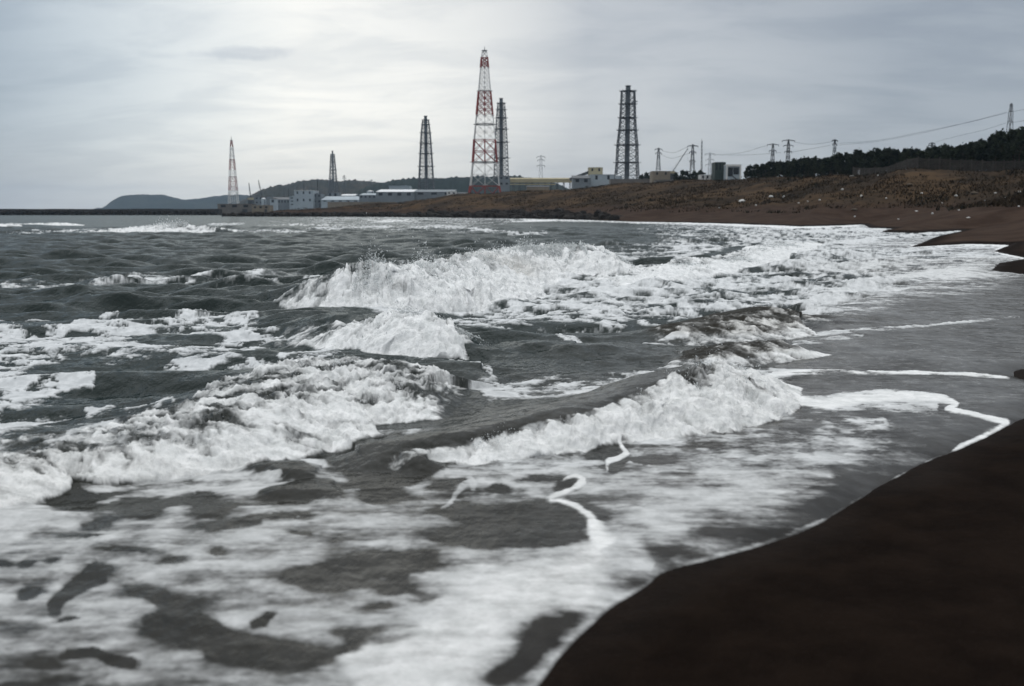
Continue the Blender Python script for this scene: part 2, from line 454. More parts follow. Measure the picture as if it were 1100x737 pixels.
for w in WAVES:
    rows = []
    for pt in w['p']:
        a, b, h, r, rw = pt[:5]
        q = onz(a, b, h); rows.append((q[0], q[1], h, r, rw, pt[5] if len(pt) > 5 else w['ta']))
    L = smooth_line(rows, 7)
    CRESTS.append((L, w))
    reach = w['sb'] * 2.6 + max(r[4] for r in rows) + 0.5
    x0, x1, y0, y1 = L[:, 0].min() - reach, L[:, 0].max() + reach, L[:, 1].min() - reach, L[:, 1].max() + reach
    m = (X > x0) & (X < x1) & (Y > y0) & (Y < y1)
    if not m.any():
        continue
    xs, ys = X[m], Y[m]
    ls = w['lump'] * 0.5
    wx = xs + 0.16 * ls * fbm(xs / ls, ys / ls, 3, 41); wy = ys + 0.30 * ls * fbm(xs / ls, ys / ls, 3, 42)
    dist, side, ex, arc = line_dist(wx, wy, L)
    h, r, rw = [np.maximum(e, 0) for e in ex[:3]]; ta = ex[3]
    t = -side * dist
    back = np.exp(-(t / w['sb']) ** 2)
    sf = np.maximum(0.55 * rw, 0.12)
    smooth_front = np.exp(-(t / sf) ** 2)
    q = np.clip(t / np.maximum(rw, .05), 0, 1)
    roller = np.maximum(1 - q ** 1.9, 0) ** 1.05
    rr = np.clip(r, 0, 1)
    front = smooth_front * (1 - rr) + roller * rr
    z = h * np.where(t < 0, back, front)
    ZW[m] = np.maximum(ZW[m], z) + 0.15 * np.minimum(ZW[m], z)
    cv = w.get('cov', .84)
    wf = rr * sstep(ta - 0.06 * ls, ta + 0.22 * ls, t) * (1 - sstep(0.97, 1.06, t / np.maximum(rw, .05))) * sstep(0.01, 0.06, h)
    lum = wf * h
    up = wf > WF[m]
    a = LSC[m]; a[up] = w['lump']; LSC[m] = a
    a = LUMP[m]; a[up] = lum[up]; LUMP[m] = a
    cvt = cv * (.46 + .62 * sstep(-.1, .8, t / np.maximum(rw, .05)))
    c_ = COV[m]; c_[up] = cvt[up]; COV[m] = c_
    arcm = arc * np.hypot(np.diff(L[:, 0]), np.diff(L[:, 1])).sum()
    fb_ = fbm(arcm / (.17 * w['lump']) + .8 * fbm(xs / (.5 * ls), ys / (.5 * ls), 3, 47), t / (.55 * w['lump']), 5, 45, .62)
    fb_ = fb_ * np.clip(np.minimum(arc, 1 - arc) / .06, 0, 1); f_ = FIB[m]; f_[up] = fb_[up]; FIB[m] = f_
    WF[m] = np.maximum(WF[m], wf)
    if w.get('brown'):
        BROWN[m] = np.maximum(BROWN[m], sstep(0.02, 0.12, z))

_q = onz(562, 284, .5)
OLIVE = np.exp(-(((X - _q[0]) / 1.5) ** 2 + ((Y - _q[1]) / 1.3) ** 2)) * sstep(.1, .4, ZW)
# ---- wind chop: a directional sea whose short waves are only carried where the mesh resolves them
def chop():
    z = np.zeros(X.shape, dtype=np.float32); r = np.random.default_rng(5)
    for i in range(34):
        lam = 0.30 * (1.118 ** i)
        th = R(-72) + r.normal(0, 0.42); ph0 = r.uniform(0, 6.28)
        kx, ky = math.cos(th) * 2 * math.pi / lam, math.sin(th) * 2 * math.pi / lam
        kd = sstep(2.2, 5.0, lam / ROWSP[:, 0]) * sstep(2.2, 5.0, lam / (SEA_D / FPX)) * (sstep(10, 40, SEA_D) if lam > 4 else 1.0)
        rows = np.nonzero(kd > 0.01)[0]
        if not len(rows):
            continue
        sl = slice(rows[0], rows[-1] + 1)
        x = X[sl]; y = Y[sl]
        e = perlin(x / (lam * 3.0) + 5.5 * i, y / (lam * 3.0), 200 + i)
        wv = perlin(x / (lam * 2.6) + i * 9.1, y / (lam * 2.6) - i * 3.3, 100 + i)
        ph = kx * x + ky * y + ph0 + wv * 2.4
        a = (0.155 if lam < 2.6 else 0.155 * math.exp(-(lam - 2.6) / 1.3) + .012) * lam / (2 * math.pi)
        z[sl] += a * kd[sl, None] * np.clip(0.72 + 0.9 * e, .15, 1.6) * (0.5 * np.cos(ph) + 0.6 * (1 - 2 * np.abs(np.sin(ph / 2))))
    return z
CH = chop()
depthfade = sstep(0.0, 4.0, -S)
calm = (1 - FILM) * (0.35 + 0.65 * depthfade)
# inside the surf the surface is churned rather than wind rippled
SURF = sstep(330, 352, PY) * (Y < 60)
ZCH = CH * calm * (1 - 0.25 * SURF) * (1 - 0.5 * WF)
FILMRIP = 0.004 * fbm(X / 0.22, Y / 0.10, 4, 61, .6) + 0.004 * fbm(X / 0.8, Y / 0.3, 3, 62)
near_soft = 1 - sstep(4.4, 7.0, Y)
ZCH = ZCH * (1 - 0.55 * near_soft) * (.62 + .38 * sstep(12, 22, Y))
ZCH = ZCH + (1 - FILM) * (1 - .6 * near_soft) * (1 - sstep(14, 24, Y)) * (.016 * fbm(X / .42, Y / .26, 4, 64, .6) + .012 * (1 - 2.4 * billow(X / .9, Y / .5, 4, 65, .6)))

# ---- how much of the surface is covered by foam, read off the photograph and laid on the water plane
GX = np.arange(0, 1101, 100)
GRID = [
    (229, [0] * 12),
    (234, [.0, .0, .03, .08, .22, .18, .20, .2, .1, .1, 0, 0]),
    (240, [.04, .04, .05, .10, .14, .14, .04, .08, .36, .5, .2, 0]),
    (248, [.02, .04, .04, .04, .10, .12, .02, .10, .34, .54, .3, 0]),
    (258, [0, 0, 0, 0, .0, .0, 0, .06, .34, .54, .45, .3]),
    (270, [0, 0, 0, 0, 0, .0, .05, .22, .54, .52, .5, .45]),
    (285, [0, 0, 0, .0, .05, .2, .35, .58, .68, .58, .5, .3]),
    (300, [.01, .09, .12, .10, .16, .5, .62, .60, .54, .54, .36, .05]),
    (315, [.0, .02, .05, .15, .34, .62, .62, .58, .58, .5, .16, .03]),
    (330, [.05, .03, .1, .2, .3, .55, .52, .52, .58, .46, .05, .03]),
    (345, [.42, .42, .5, .40, .40, .38, .34, .3, .35, .25, .03, .02]),
    (360, [.46, .46, .5, .42, .45, .22, .18, .15, .3, .08, .02, .02]),
    (380, [.42, .36, .4, .42, .45, .12, .12, .2, .3, .05, .03, .04]),
    (400, [.48, .34, .3, .48, .45, .22, .28, .35, .4, .05, .06, .08]),
    (420, [.52, .22, .22, .5, .5, .38, .42, .4, .3, .16, .10, .08]),
    (440, [.38, .36, .42, .6, .6, .32, .36, .45, .36, .30, .22, .10]),
    (460, [.45, .38, .55, .65, .5, .28, .3, .5, .4, .32, .26, .08]),
    (480, [.45, .55, .62, .4, .3, .45, .58, .52, .42, .33, .22, 0]),
    (500, [.5, .6, .62, .62, .5, .62, .64, .48, .38, .33, .2, 0]),
    (520, [.68, .55, .6, .68, .55, .64, .6, .48, .44, .26, .1, 0]),
    (540, [.72, .56, .58, .68, .62, .5, .52, .52, .42, .22, 0, 0]),
    (560, [.74, .62, .68, .68, .62, .44, .36, .5, .33, .16, 0, 0]),
    (580, [.70, .72, .72, .68, .62, .44, .40, .48, .28, .15, 0, 0]),
    (600, [.70, .72, .68, .62, .44, .40, .5, .40, .22, .1, 0, 0]),
    (620, [.66, .72, .64, .56, .42, .48, .66, .5, .2, 0, 0, 0]),
    (650, [.64, .68, .58, .64, .54, .6, .62, .45, .2, 0, 0, 0]),
    (680, [.56, .64, .55, .58, .58, .62, .50, .4, 0, 0, 0, 0]),
    (710, [.52, .54, .56, .50, .56, .58, .40, .3, 0, 0, 0, 0]),
    (740, [.44, .52, .52, .50, .58, .58, .3, .2, 0, 0, 0, 0]),
    (950, [.5, .5, .5, .5, .55, .5, .3, .2, 0, 0, 0, 0]),
]
# wobble so that nothing follows the ruled cells
kx = 7.0 + 20 * sstep(5, 25, Y)
WXP = PX + kx * 2.6 * fbm(X / 0.42, Y / 0.36, 5, 21, .62) * np.clip(6 / Y, .25, 1.4) * 1.3
WYP = PY + 13.0 * fbm(X / 0.34, Y / 0.26, 5, 22, .62) * np.clip(36 / Y ** 2, .02, 1.3) * 1.3
gy = np.array([g[0] for g in GRID], float); gv = np.array([g[1] for g in GRID], float)
_bw = .45 + .25 * sstep(5.5, 9, Y)
BX, BY = PX * (1 - _bw) + WXP * _bw, PY * (1 - _bw) + WYP * _bw
TX, TY = PX * .8 + WXP * .2, PY * .8 + WYP * .2
ROPE = np.zeros_like(X); THK = np.zeros_like(X)
def look(px, py):
    a = np.clip(px / 100.0, 0, 10.999); i = a.astype(int); fx = a - i
    j = np.clip(np.searchsorted(gy, py) - 1, 0, len(gy) - 2)
    fy = np.clip((py - gy[j]) / (gy[j + 1] - gy[j]), 0, 1)
    return (gv[j, i] * (1 - fx) + gv[j, i + 1] * fx) * (1 - fy) + (gv[j + 1, i] * (1 - fx) + gv[j + 1, i + 1] * fx) * fy
C = look(WXP, WYP)

def stroke(pts, w, amt, soft=1.0, yscale=1.0):
    """line of foam (amt > 0) or clear water (amt < 0); w = half width in photo pixels, may be a list"""
    global C
    ws = w if isinstance(w, (list, tuple)) else [w] * len(pts)
    P = smooth_line([(p[0], p[1] * yscale, v) for p, v in zip(pts, ws)], 6)
    wm = max(ws) * (1 + 1.5 * soft) + 26
    m = (PX > P[:, 0].min() - wm) & (PX < P[:, 0].max() + wm) & (PY * yscale > P[:, 1].min() - wm) & (PY * yscale < P[:, 1].max() + wm)
    if not m.any():
        return
    d, _, ex, arc = line_dist(TX[m], TY[m] * yscale, P)
    v = (.25 + .75 * sstep(0, .05, np.minimum(arc, 1 - arc))) * (1 - sstep(1 - 0.6 * soft, 1.1 + 0.7 * soft, d / (ex[0] * (.7 + 1.1 * np.clip(.5 + .9 * perlin(X[m] / .5, Y[m] / .5, 77), 0, 1)))))
    C[m] += amt * v
    if amt > .85: ROPE[m] = np.maximum(ROPE[m], v)
    if amt > .55: THK[m] = np.maximum(THK[m], .85 * v)

def blob(cx, cy, rx, ry, ang, amt, soft=1.5):
    global C
    amt = max(amt, -.95); amt *= (.78 if cy > 585 else 1.0); rx *= 1.12; ry *= 1.12
    a = R(ang); m = (np.abs(PX - cx) < rx * 2.4 + ry + 40) & (np.abs(PY - cy) < ry * 2.4 + rx + 30)
    if not m.any():
        return
    dx, dy = BX[m] - cx, BY[m] - cy
    u = (dx * math.cos(a) - dy * math.sin(a)) / rx; v = (dx * math.sin(a) + dy * math.cos(a)) / ry
    C[m] += amt * (1 - sstep(1 - 0.5 * soft, 1 + 0.5 * soft, np.sqrt(u * u + v * v)))

N_ = -.82
for b in [(52, 520, 31, 9, 2, N_), (110, 508, 28, 5, -2, N_), (72, 533, 29, 6, 3, N_), (98, 546, 27, 7, 2, N_), (149, 551, 19, 9, 0, -.9), (104, 565, 16, 6, 4, N_), (119, 526, 15, 2.6, 8, N_),
          (143, 535, 19, 3.6, 14, -.9), (195, 536, 29, 6, 8, -.8), (139, 596, 25, 3, -6, N_), (186, 606, 16, 4, 6, N_), (28, 608, 12, 4, 10, N_), (58, 606, 8, 3, 4, -.9), (103, 616, 17, 5, 4, N_), (93, 581, 18, 2.4, 0, -.8), (2, 608, 10, 4, 0, -.8),
          (296, 485, 72, 8, 4, N_), (210, 500, 12, 5, 8, N_), (301, 506, 33, 8, -12, -1.4), (321, 533, 40, 9, 4, -1.4), (384, 490, 30, 11, 10, -1.4), (402, 513, 22, 12, 8, -1.3), (409, 535, 19, 6, 6, -.9),
          (232, 549, 22, 9, 8, -1.2), (252, 566, 31, 6, 10, N_), (211, 534, 14, 6, 14, N_), (324, 576, 12, 3.4, 0, N_), (236, 594, 11, 3, 0, -.8), (306, 557, 28, 2.6, -2, -.7), (392, 608, 44, 11, -2, -.6, 1.2),
          (445, 500, 28, 12, 4, -1.5), (425, 515, 32, 8, 4, -1.3), (412, 536, 14, 6, 0, -.9), (500, 554, 27, 8, -6, N_), (585, 560, 58, 18, 2, -.75), (505, 578, 38, 6, 2, -.8), (435, 607, 48, 14, 0, -.5, 1.2), (539, 527, 9, 3, 0, -.8),
          (505, 497, 7, 2, 0, -1), (581, 518, 18, 2.4, 6, -.9), (484, 522, 20, 4, 12, -.8), (560, 585, 60, 6, 2, -.5), (652, 488, 17, 6, 6, -1.1), (695, 497, 22, 3, -2, -.7), (608, 523, 11, 4.5, 18, -1.2), (660, 504, 9, 6, 0, -.8),
          (73, 669, 12, 3, 4, -.9), (37, 638, 16, 7, 16, N_), (45, 719, 14, 3, 0, -.6), (170, 643, 40, 8, -8, -.8), (195, 676, 42, 19, -6, -.85, 1.0), (250, 694, 58, 12, -8, -.8, 1.0), (315, 710, 50, 12, -2, -1.1), (345, 626, 42, 12, 0, -.7, 1.1),
          (382, 687, 24, 7, -6, -1.0), (376, 701, 12, 6, 14, -.9), (282, 670, 15, 5, 18, -.8), (405, 657, 17, 4, 0, -.7), (234, 711, 10, 5, 0, -.7), (428, 637, 22, 7, 4, -.8), (460, 645, 17, 7, 14, -.7), (422, 613, 26, 11, 0, -.5), (426, 692, 16, 4, 0, -.7),
          (598, 664, 22, 17, 30, -.55, 1.5), (575, 690, 20, 12, 10, -.45, 1.5), (548, 716, 30, 15, 18, -.55, 1.5), (500, 735, 30, 12, 10, -.5), (20, 690, 40, 26, 0, -.18, 1.4), (15, 725, 60, 22, 0, -.25, 1.4),
          # darker windows in the surf further out
          (135, 425, 42, 9, 4, -.5), (90, 455, 38, 7, 4, -.5), (70, 405, 34, 6, 2, -.5), (268, 403, 26, 7, -6, -.7), (285, 428, 30, 6, 0, -.3), (300, 377, 34, 6, 6, -.4), (60, 350, 36, 4, 2, -.4), (190, 365, 32, 5, 0, -.4), (80, 398, 34, 6, 0, -.5),
          (460, 425, 40, 6, -6, -.4), (550, 443, 120, 6, 4, -.5), (470, 455, 60, 7, 4, -.5), (600, 395, 80, 5, 3, -.3), (430, 380, 50, 8, 0, -.5), (420, 397, 30, 8, -20, -.7), (395, 372, 26, 5, 0, -.6), (365, 318, 40, 10, -8, -.3),
          (790, 347, 40, 9, -4, -.45), (762, 361, 14, 5, 0, -.5), (790, 381, 32, 8, -6, -.55), (820, 357, 24, 6, -6, -.4)]:
    blob(*b)
for s in [([(110, 615), (92, 626), (62, 650), (57, 662)], 7, -1.0, .8), ([(70, 708), (100, 706), (120, 714), (146, 719)], 3.4, -1.0, .8),
          # folded foam ropes
          ([(588, 539), (605, 540), (622, 547), (636, 561), (641, 578), (650, 594)], [1.4, 1.8, 2.6, 4.0, 6.5, 10], .95, 1.1),
          ([(644, 592), (625, 612), (580, 634), (530, 655), (490, 685), (440, 722), (390, 760)], [12, 20, 24, 25, 28, 34, 40], .75, 1.7),
          ([(660, 597), (680, 603), (703, 613)], [12, 9, 4], .45, 1.2),
          ([(660, 474), (666, 481), (673, 489), (662, 495), (654, 498), (652, 509)], 1.5, .8, .8),
          ([(588, 536), (605, 529), (622, 521), (628, 518), (618, 514), (602, 519)], 1.5, .75, 1.0),
          ([(502, 515), (507, 522), (509, 530)], 1.6, .45, .8), ([(499, 524), (492, 532), (482, 542), (474, 550)], 2, .5, .9),
          ([(12, 512), (16, 524), (22, 535), (34, 545), (50, 558), (20, 572), (-10, 582)], [9, 10, 12, 12, 5, 9, 8], .5, 1.0), ([(-20, 540), (10, 548), (30, 556)], 18, .4, 1.0),
          # foam lines left by the run-up
          ([(820, 406), (860, 403.5), (905, 402), (970, 403), (1045, 404.5), (1090, 408)], [2.2, 2.2, 2, 1.5, 1.2, 1], .7, .9),
          ([(798, 411), (835, 421), (862, 433), (890, 437), (918, 431), (962, 428), (1005, 431), (1027, 436.5), (1018, 441), (1040, 446), (1066, 451.5), (1081, 457), (1041, 479), (990, 502), (930, 534)], [5, 4.5, 4, 4.5, 4, 3.6, 3.2, 2.2, 1.6, 2.0, 2.3, 2.5, 2.3, 2.0, 1.6], .9, 1.0),
          ([(890, 440), (930, 437), (975, 436), (1010, 438)], 6, .3, 1.2),
                    ([(930, 534), (882, 562), (830, 583), (770, 600), (724, 614)], 2.0, .38, 1.0),
          ([(712, 617), (692, 632), (660, 655), (640, 668), (610, 697), (578, 740)], [4, 6, 4, 7, 9, 10], .36, 1.1),
          ([(690, 566), (745, 548), (800, 528), (850, 516), (900, 508)], [14, 14, 13, 12, 9], .34, 1.4), ([(870, 482), (910, 470), (955, 458)], [9, 12, 8], .34, 1.4), ([(600, 570), (680, 575), (740, 560)], 12, .2, 1.5),
          ([(975, 265.5), (1030, 263), (1086, 264.5)], [.9, 1.1, .9], .9, .9), ([(1086, 265), (1070, 270), (1085, 275), (1101, 278)], 1.1, .8, .9),
          ([(1064, 290), (1010, 291), (960, 302), (900, 316), (850, 330)], [1.2, 1.8, 3, 4, 4], .45, 1.0), ([(1040, 248.5), (985, 252), (930, 258), (880, 263)], [.7, 1, 1.3, 1.6], .5, .9),
          ([(680, 239), (756, 240.3), (800, 242.3), (860, 244.3), (928, 242.3)], [.6, .8, .9, 1.2, 1.0], .9, .9), ([(560, 236), (640, 237.6), (690, 239.3)], .6, .6, .9), ([(860, 250), (900, 248), (955, 247)], 1.2, .5, 1),
          ([(868, 362), (920, 357.5), (962, 354), (1030, 348), (1100, 341)], [1.6, 1.4, 1.2, 1, .8], .5, 1.0), ([(850, 372), (890, 366), (930, 362)], 2, .25, 1.2), ([(1000, 385), (1060, 379), (1110, 376)], 1.2, .18, 1.2),
          # streaks further out
          ([(0, 251.5), (60, 249.5), (110, 247.5), (180, 246), (260, 248), (330, 249.5)], .7, .24, 1.0), ([(225, 241.5), (262, 240.5)], .6, .5, 1), ([(330, 246.5), (370, 245), (420, 243.5)], .9, .55, 1), ([(440, 245), (470, 243.5), (505, 246), (560, 252), (590, 250)], .9, .42, 1),
          ([(98, 304), (140, 301), (180, 299), (225, 300)], 2.4, .14, 1.2), ([(270, 301), (300, 305)], 2.4, .35, 1), ([(330, 302), (365, 297), (385, 294)], 2, .4, 1),
          ([(0, 308), (40, 306), (80, 309)], 3, .18, 1.2), ([(80, 351), (110, 346), (128, 342)], 3, .45, 1), ([(0, 360), (40, 358), (90, 352), (130, 348)], 2.4, .35, 1), ([(30, 372), (70, 366), (98, 360)], 3, .4, 1), ([(0, 421), (40, 413), (70, 409), (105, 413)], 4, .45, 1), ([(0, 458), (30, 453), (50, 447)], 4, .45, 1),
          ([(160, 352), (195, 340), (240, 340), (280, 350)], 4, .25, 1.2), ([(175, 398), (200, 394), (218, 393)], 5, .4, 1), ([(90, 436), (140, 440), (190, 437)], 3, .4, 1), ([(430, 384), (470, 386), (505, 393), (530, 402)], 2, .45, 1), ([(440, 410), (520, 418), (600, 415)], 2, .35, 1), ([(520, 428), (560, 428), (640, 424)], 2, .35, 1), ([(650, 403), (695, 401)], 1.4, .25, 1.2), ([(690, 371), (740, 367)], 1.6, .25, 1),
          ([(600, 366), (625, 372)], 2, .5, .9), ([(640, 348), (700, 345), (760, 340)], 2, .12, 1), ([(700, 470), (760, 455), (820, 446), (880, 446)], 5, .22, 1.3)]:
    stroke(*s)

C = C - (.03 * (1 - sstep(5.6, 7.2, Y)) + .10 * sstep(7, 8.5, Y) * (1 - sstep(17, 22, Y)) + .13 * FILM * (1 - sstep(9, 12, Y))) * (1 - ROPE) * (1 - np.minimum(THK, .8))
C = C * (1 - .65 * sstep(.05, .14, ZW) * sstep(6.2, 6.8, Y))
C = C - 0.22 * sstep(.06, .28, ZW) * (1 - sstep(0, .4, WF)) * (Y > 6)
C = C - .09 * (1 - sstep(280, 420, PX)) * sstep(325, 345, PY) * (1 - sstep(470, 490, PY))
# the wash beyond the surf is streaked, not solid
C = C - 0.20 * sstep(13, 20, Y) * sstep(.35, .6, C)
# natural break-up
n1 = fbm(X / 1.5, Y / 1.35, 7, 81, 0.70)
nbig = fbm(X / 5, Y / 6, 4, 86, 0.6)
n2 = fbm(X / 0.62, Y / 0.24, 5, 82, 0.64)
n3 = fbm(X / 0.34 + n1, Y / 0.26 + n2, 4, 84, .66)
rid = 1 - 2.6 * billow((X + .3 * n1) / 0.8, (Y + .3 * n2) / 0.7, 5, 83, .64)
far = sstep(5.5, 10, Y)
n4 = fbm(X / 3.6, Y / 1.1, 5, 87, .66)
vfar = sstep(14, 22, Y)
nz = far * ((0.80 * n1 + 0.85 * rid + 1.10 * n3) * (1 - .45 * vfar) + (.30 * nbig + .75 * n4) * vfar) + (1 - far) * (0.30 * n1 + 0.80 * n2 + .22 * rid + .25 * n3)
soft = 0.46 - 0.27 * sstep(4.5, 8.5, Y) * (1 - .8 * FILM) + .10 * vfar
C = C - 0.07 * sstep(6, 10, Y) * (Y < 20)
FO = sstep(0.5 - soft, 0.5 + soft, C + 1.15 * nz * sstep(0.0, .18, C))
# whitecaps riding on the steep crests far off
FO = np.maximum(FO, sstep(.25, .42, C) * 0.0)
wfn = WF * COV + (0.62 * fbm(X / (0.55 * LSC), Y / (0.50 * LSC), 6, 91, .7) + .30 * (1 - 2.6 * billow(X / (.8 * LSC), Y / (.5 * LSC), 4, 96, .6))) * sstep(0, .3, WF) * np.where(COV < .80, 1.1, .75) + .75 * FIB * sstep(0, .3, WF)
WFOAM = sstep(0.20, 0.86, wfn) * sstep(0, .08, WF)
WFOAM = WFOAM * (1 - 0.78 * BROWN * sstep(-.12, .2, fbm(X / .6, Y / .5, 5, 95, .65)))
FO = FO * (1 - 0.16 * (1 - sstep(5.0, 8.0, Y)) * (1 - ROPE))
SPECK = FILM * (.25 + .75 * sstep(6, 9, Y)) * (.12 * sstep(-.15, .45, fbm(X / .16, Y / .10, 4, 88, .7)) + .10 * sstep(-.1, .5, fbm(X / 1.8, Y / .35, 5, 89, .65))) * sstep(.05, .5, -S)
FO = np.maximum(FO, SPECK)
FO = np.maximum(FO, ROPE * (.30 + .58 * sstep(-.35, .25, n2 + .5 * n3)))
FO = np.maximum(FO, WFOAM)
FO = FO * sstep(0.0, 0.03, -S + 0.02)
_st = fbm(X / .55 + .5 * n2, Y / .12, 5, 111, .66)
FO = FO * (1 - (1 - sstep(5.2, 8.0, Y)) * (1 - .7 * np.maximum(ROPE, THK)) * .42 * sstep(-.05, .42, _st))
FO = np.clip(FO, 0, 1)

BROWN = np.maximum(BROWN * .9, 0.35 * sstep(-9, -1, S) * (Y < 40))
BROWN = np.maximum(BROWN, 0.5 * sstep(470, 520, PY))

FO = FO * (1 - .55 * OLIVE * sstep(-.3, .3, fbm(X / .6, Y / .6, 4, 97)))
CHURN = BROWN.copy()
# ---- surface
lsc = LSC
hvar = 1 + 0.9 * fbm(X / (1.1 * lsc), Y / (1.1 * lsc), 3, 58)
lump = LUMP * hvar * (0.15 * FIB + 0.42 * (billow(X / (0.62 * lsc), Y / (0.62 * lsc), 3, 51, .6) - 0.26) + 0.40 * (billow(X / (0.26 * lsc), Y / (0.22 * lsc), 5, 52, .66) - .26) + 0.09 * fbm(X / (0.15 * lsc), Y / (0.15 * lsc), 4, 53, .65))
froth = FO * (0.010 + 0.012 * fbm(X / .18, Y / .18, 4, 55)) * (1 - .5 * FILM) * np.clip(Y / 8, .6, 3)
film_t = 0.004 + 0.016 * (1 - np.exp(np.minimum(S, 0) / 0.12))
Zs = ZW + lump + ZCH + froth + FILM * FILMRIP * (0.3 + 0.7 * sstep(0, 1, -S))
ground = np.where(S < 0, np.maximum(GR, -0.001), GR)
ZSEA = np.where(S < 0, Zs * sstep(0.0, 0.25, -S) + film_t, -0.25 * S + 0.004)
ZSEA = np.where(S < 0, np.maximum(ZSEA, np.minimum(GR, 0) + 0.004), np.maximum(ZSEA, -0.6))
# lumps lean forward
fwd = LUMP * 0.4 * fbm(X / (0.5 * lsc), Y / (0.5 * lsc), 4, 57, .6)
XS = X + 0.6 * fwd; YS = Y - 0.8 * fwd
keep = S < np.maximum(0.25, 0.02 * Y)
co = np.stack([XS, YS, ZSEA], -1).reshape(-1, 3)
fa = grid_faces(NR, NC, keep)
co2, fa2, at2 = compact(co, fa, dict(foam=FO.ravel(), film=FILM.ravel(), sandy=np.clip(BROWN + OLIVE, 0, 1).ravel(), thick=np.clip(np.maximum(np.maximum(np.maximum(WFOAM, .35 * ROPE), .5 * THK), .15 * sstep(12, 22, Y)), 0, 1).ravel()))

def water_mat():
    t = NT('sea_water'); p = t.pos()
    A = lambda nm: t.n('ShaderNodeAttribute', attribute_name=nm).outputs['Fac']
    foam, film, sandy = A('foam'), A('film'), A('sandy')
    mp = t.n('ShaderNodeMapping'); mp.inputs['Rotation'].default_value = (0, 0, R(38)); mp.inputs['Scale'].default_value = (1.0, 0.55, 1)
    t.l(p, mp.inputs['Vector']); pv = mp.outputs['Vector']
    # fine break-up of the foam edge
    fine = t.noise(p, 16, 5, 0.65); mid = t.noise(p, 5.2, 4, 0.6)
    brk = t.math('ADD', t.math('MULTIPLY', t.math('SUBTRACT', fine, 0.5), 0.55), t.math('MULTIPLY', t.math('SUBTRACT', mid, 0.5), 0.5))
    edge = t.math('MULTIPLY', t.math('MULTIPLY', foam, t.math('SUBTRACT', 1.0, foam)), 4.0)
    ff = t.math('ADD', foam, t.math('MULTIPLY', brk, t.math('MULTIPLY', edge, 1.25)), clamp=True)
    water = t.mixc(sandy, (0.005, 0.0120, 0.0108, 1), (0.022, 0.0185, 0.012, 1))
    wet = t.mixc(t.ramp(t.noise(p, 2.2, 5, .6), .35, .7), (0.010, 0.0092, 0.0080, 1), (0.020, 0.0182, 0.0155, 1))
    water = t.mixc(film, water, wet)
    r1 = t.noise(pv, 3.4, 4, 0.6); r2 = t.noise(pv, 12, 3, 0.6)
    hh = t.math('ADD', t.math('MULTIPLY', r1, 1.0), t.math('MULTIPLY', r2, 0.30))
    amp = t.mixf(film, 0.75, 0.12)
    nb = t.bump(hh, amp, 0.08)
    def jit(vec, sc, det):
        k = t.n('ShaderNodeTexNoise'); t.l(vec, k.inputs['Vector']); k.inputs['Scale'].default_value = sc; k.inputs['Detail'].default_value = det; k.inputs['Roughness'].default_value = .65
        v = t.n('ShaderNodeVectorMath', operation='SUBTRACT'); t.l(k.outputs['Color'], v.inputs[0]); v.inputs[1].default_value = (.5, .5, .5)
        return v.outputs[0]
    jv = t.n('ShaderNodeVectorMath', operation='MULTIPLY'); t.l(jit(pv, 2.6, 5), jv.inputs[0]); jv.inputs[1].default_value = (1, 1, 0)
    js = t.n('ShaderNodeVectorMath', operation='SCALE'); t.l(jv.outputs[0], js.inputs[0]); t.l(t.mixf(film, 0.75, 0.16), js.inputs['Scale'])
    ja = t.n('ShaderNodeVectorMath', operation='ADD'); t.l(nb, ja.inputs[0]); t.l(js.outputs[0], ja.inputs[1])
    jn = t.n('ShaderNodeVectorMath', operation='NORMALIZE'); t.l(ja.outputs[0], jn.inputs[0]); nb = jn.outputs[0]
    fr = t.n('ShaderNodeFresnel'); fr.inputs['IOR'].default_value = 1.333; t.l(nb, fr.inputs['Normal'])
    frc = t.math('MINIMUM', t.math('MULTIPLY', fr.outputs[0], t.mixf(film, 0.54, t.ramp(t.noise(pv, 1.1, 5, .65), .3, .7, .42, .78))), t.mixf(film, 0.29, 0.36))
    frc = t.math('MULTIPLY', frc, t.ramp(sandy, .25, .95, 1, .30))
    df = t.n('ShaderNodeBsdfDiffuse'); t.l(water, df.inputs['Color']); t.l(nb, df.inputs['Normal'])
    gl = t.n('ShaderNodeBsdfGlossy'); t.l(t.mixc(film, (.93, .98, 1, 1), (1, .985, .96, 1)), gl.inputs['Color']); t.l(t.mixf(film, 0.12, 0.16), gl.inputs['Roughness']); t.l(nb, gl.inputs['Normal'])
    wm = t.n('ShaderNodeMixShader'); t.l(frc, wm.inputs[0]); t.l(df.outputs[0], wm.inputs[1]); t.l(gl.outputs[0], wm.inputs[2]); wsh = wm.outputs[0]
    fcol = t.mixc(t.ramp(t.noise(p, 7, 5, .6), .3, .7), (0.70, 0.72, 0.72, 1), (0.90, 0.91, 0.91, 1))
    thick = A('thick')
    fm = t.n('ShaderNodeMapping'); fm.inputs['Rotation'].default_value = (0, 0, R(53)); fm.inputs['Scale'].default_value = (.8, 3.0, 1.2); t.l(p, fm.inputs['Vector'])
    fcol = t.mixc(t.ramp(thick, 0.0, .45), t.mixc(t.ramp(t.noise(p, 7, 5, .6), .3, .7), (0.46, 0.48, 0.49, 1), (0.68, 0.70, 0.71, 1)), fcol)
    vein = t.math('ADD', t.math('MULTIPLY', t.noise(fm.outputs[0], 4.5, 6, .72, .6), .62), t.math('MULTIPLY', t.noise(p, 24, 4, .7), .38))
    fcol = t.mixc(t.math('MULTIPLY', t.ramp(vein, .36, .58, 1, 0), t.mixf(thick, .22, .50)), fcol, (0.34, 0.36, 0.355, 1))
    fcol = t.mixc(t.math('MULTIPLY', sandy, 0.32), fcol, (0.50, 0.46, 0.39, 1))
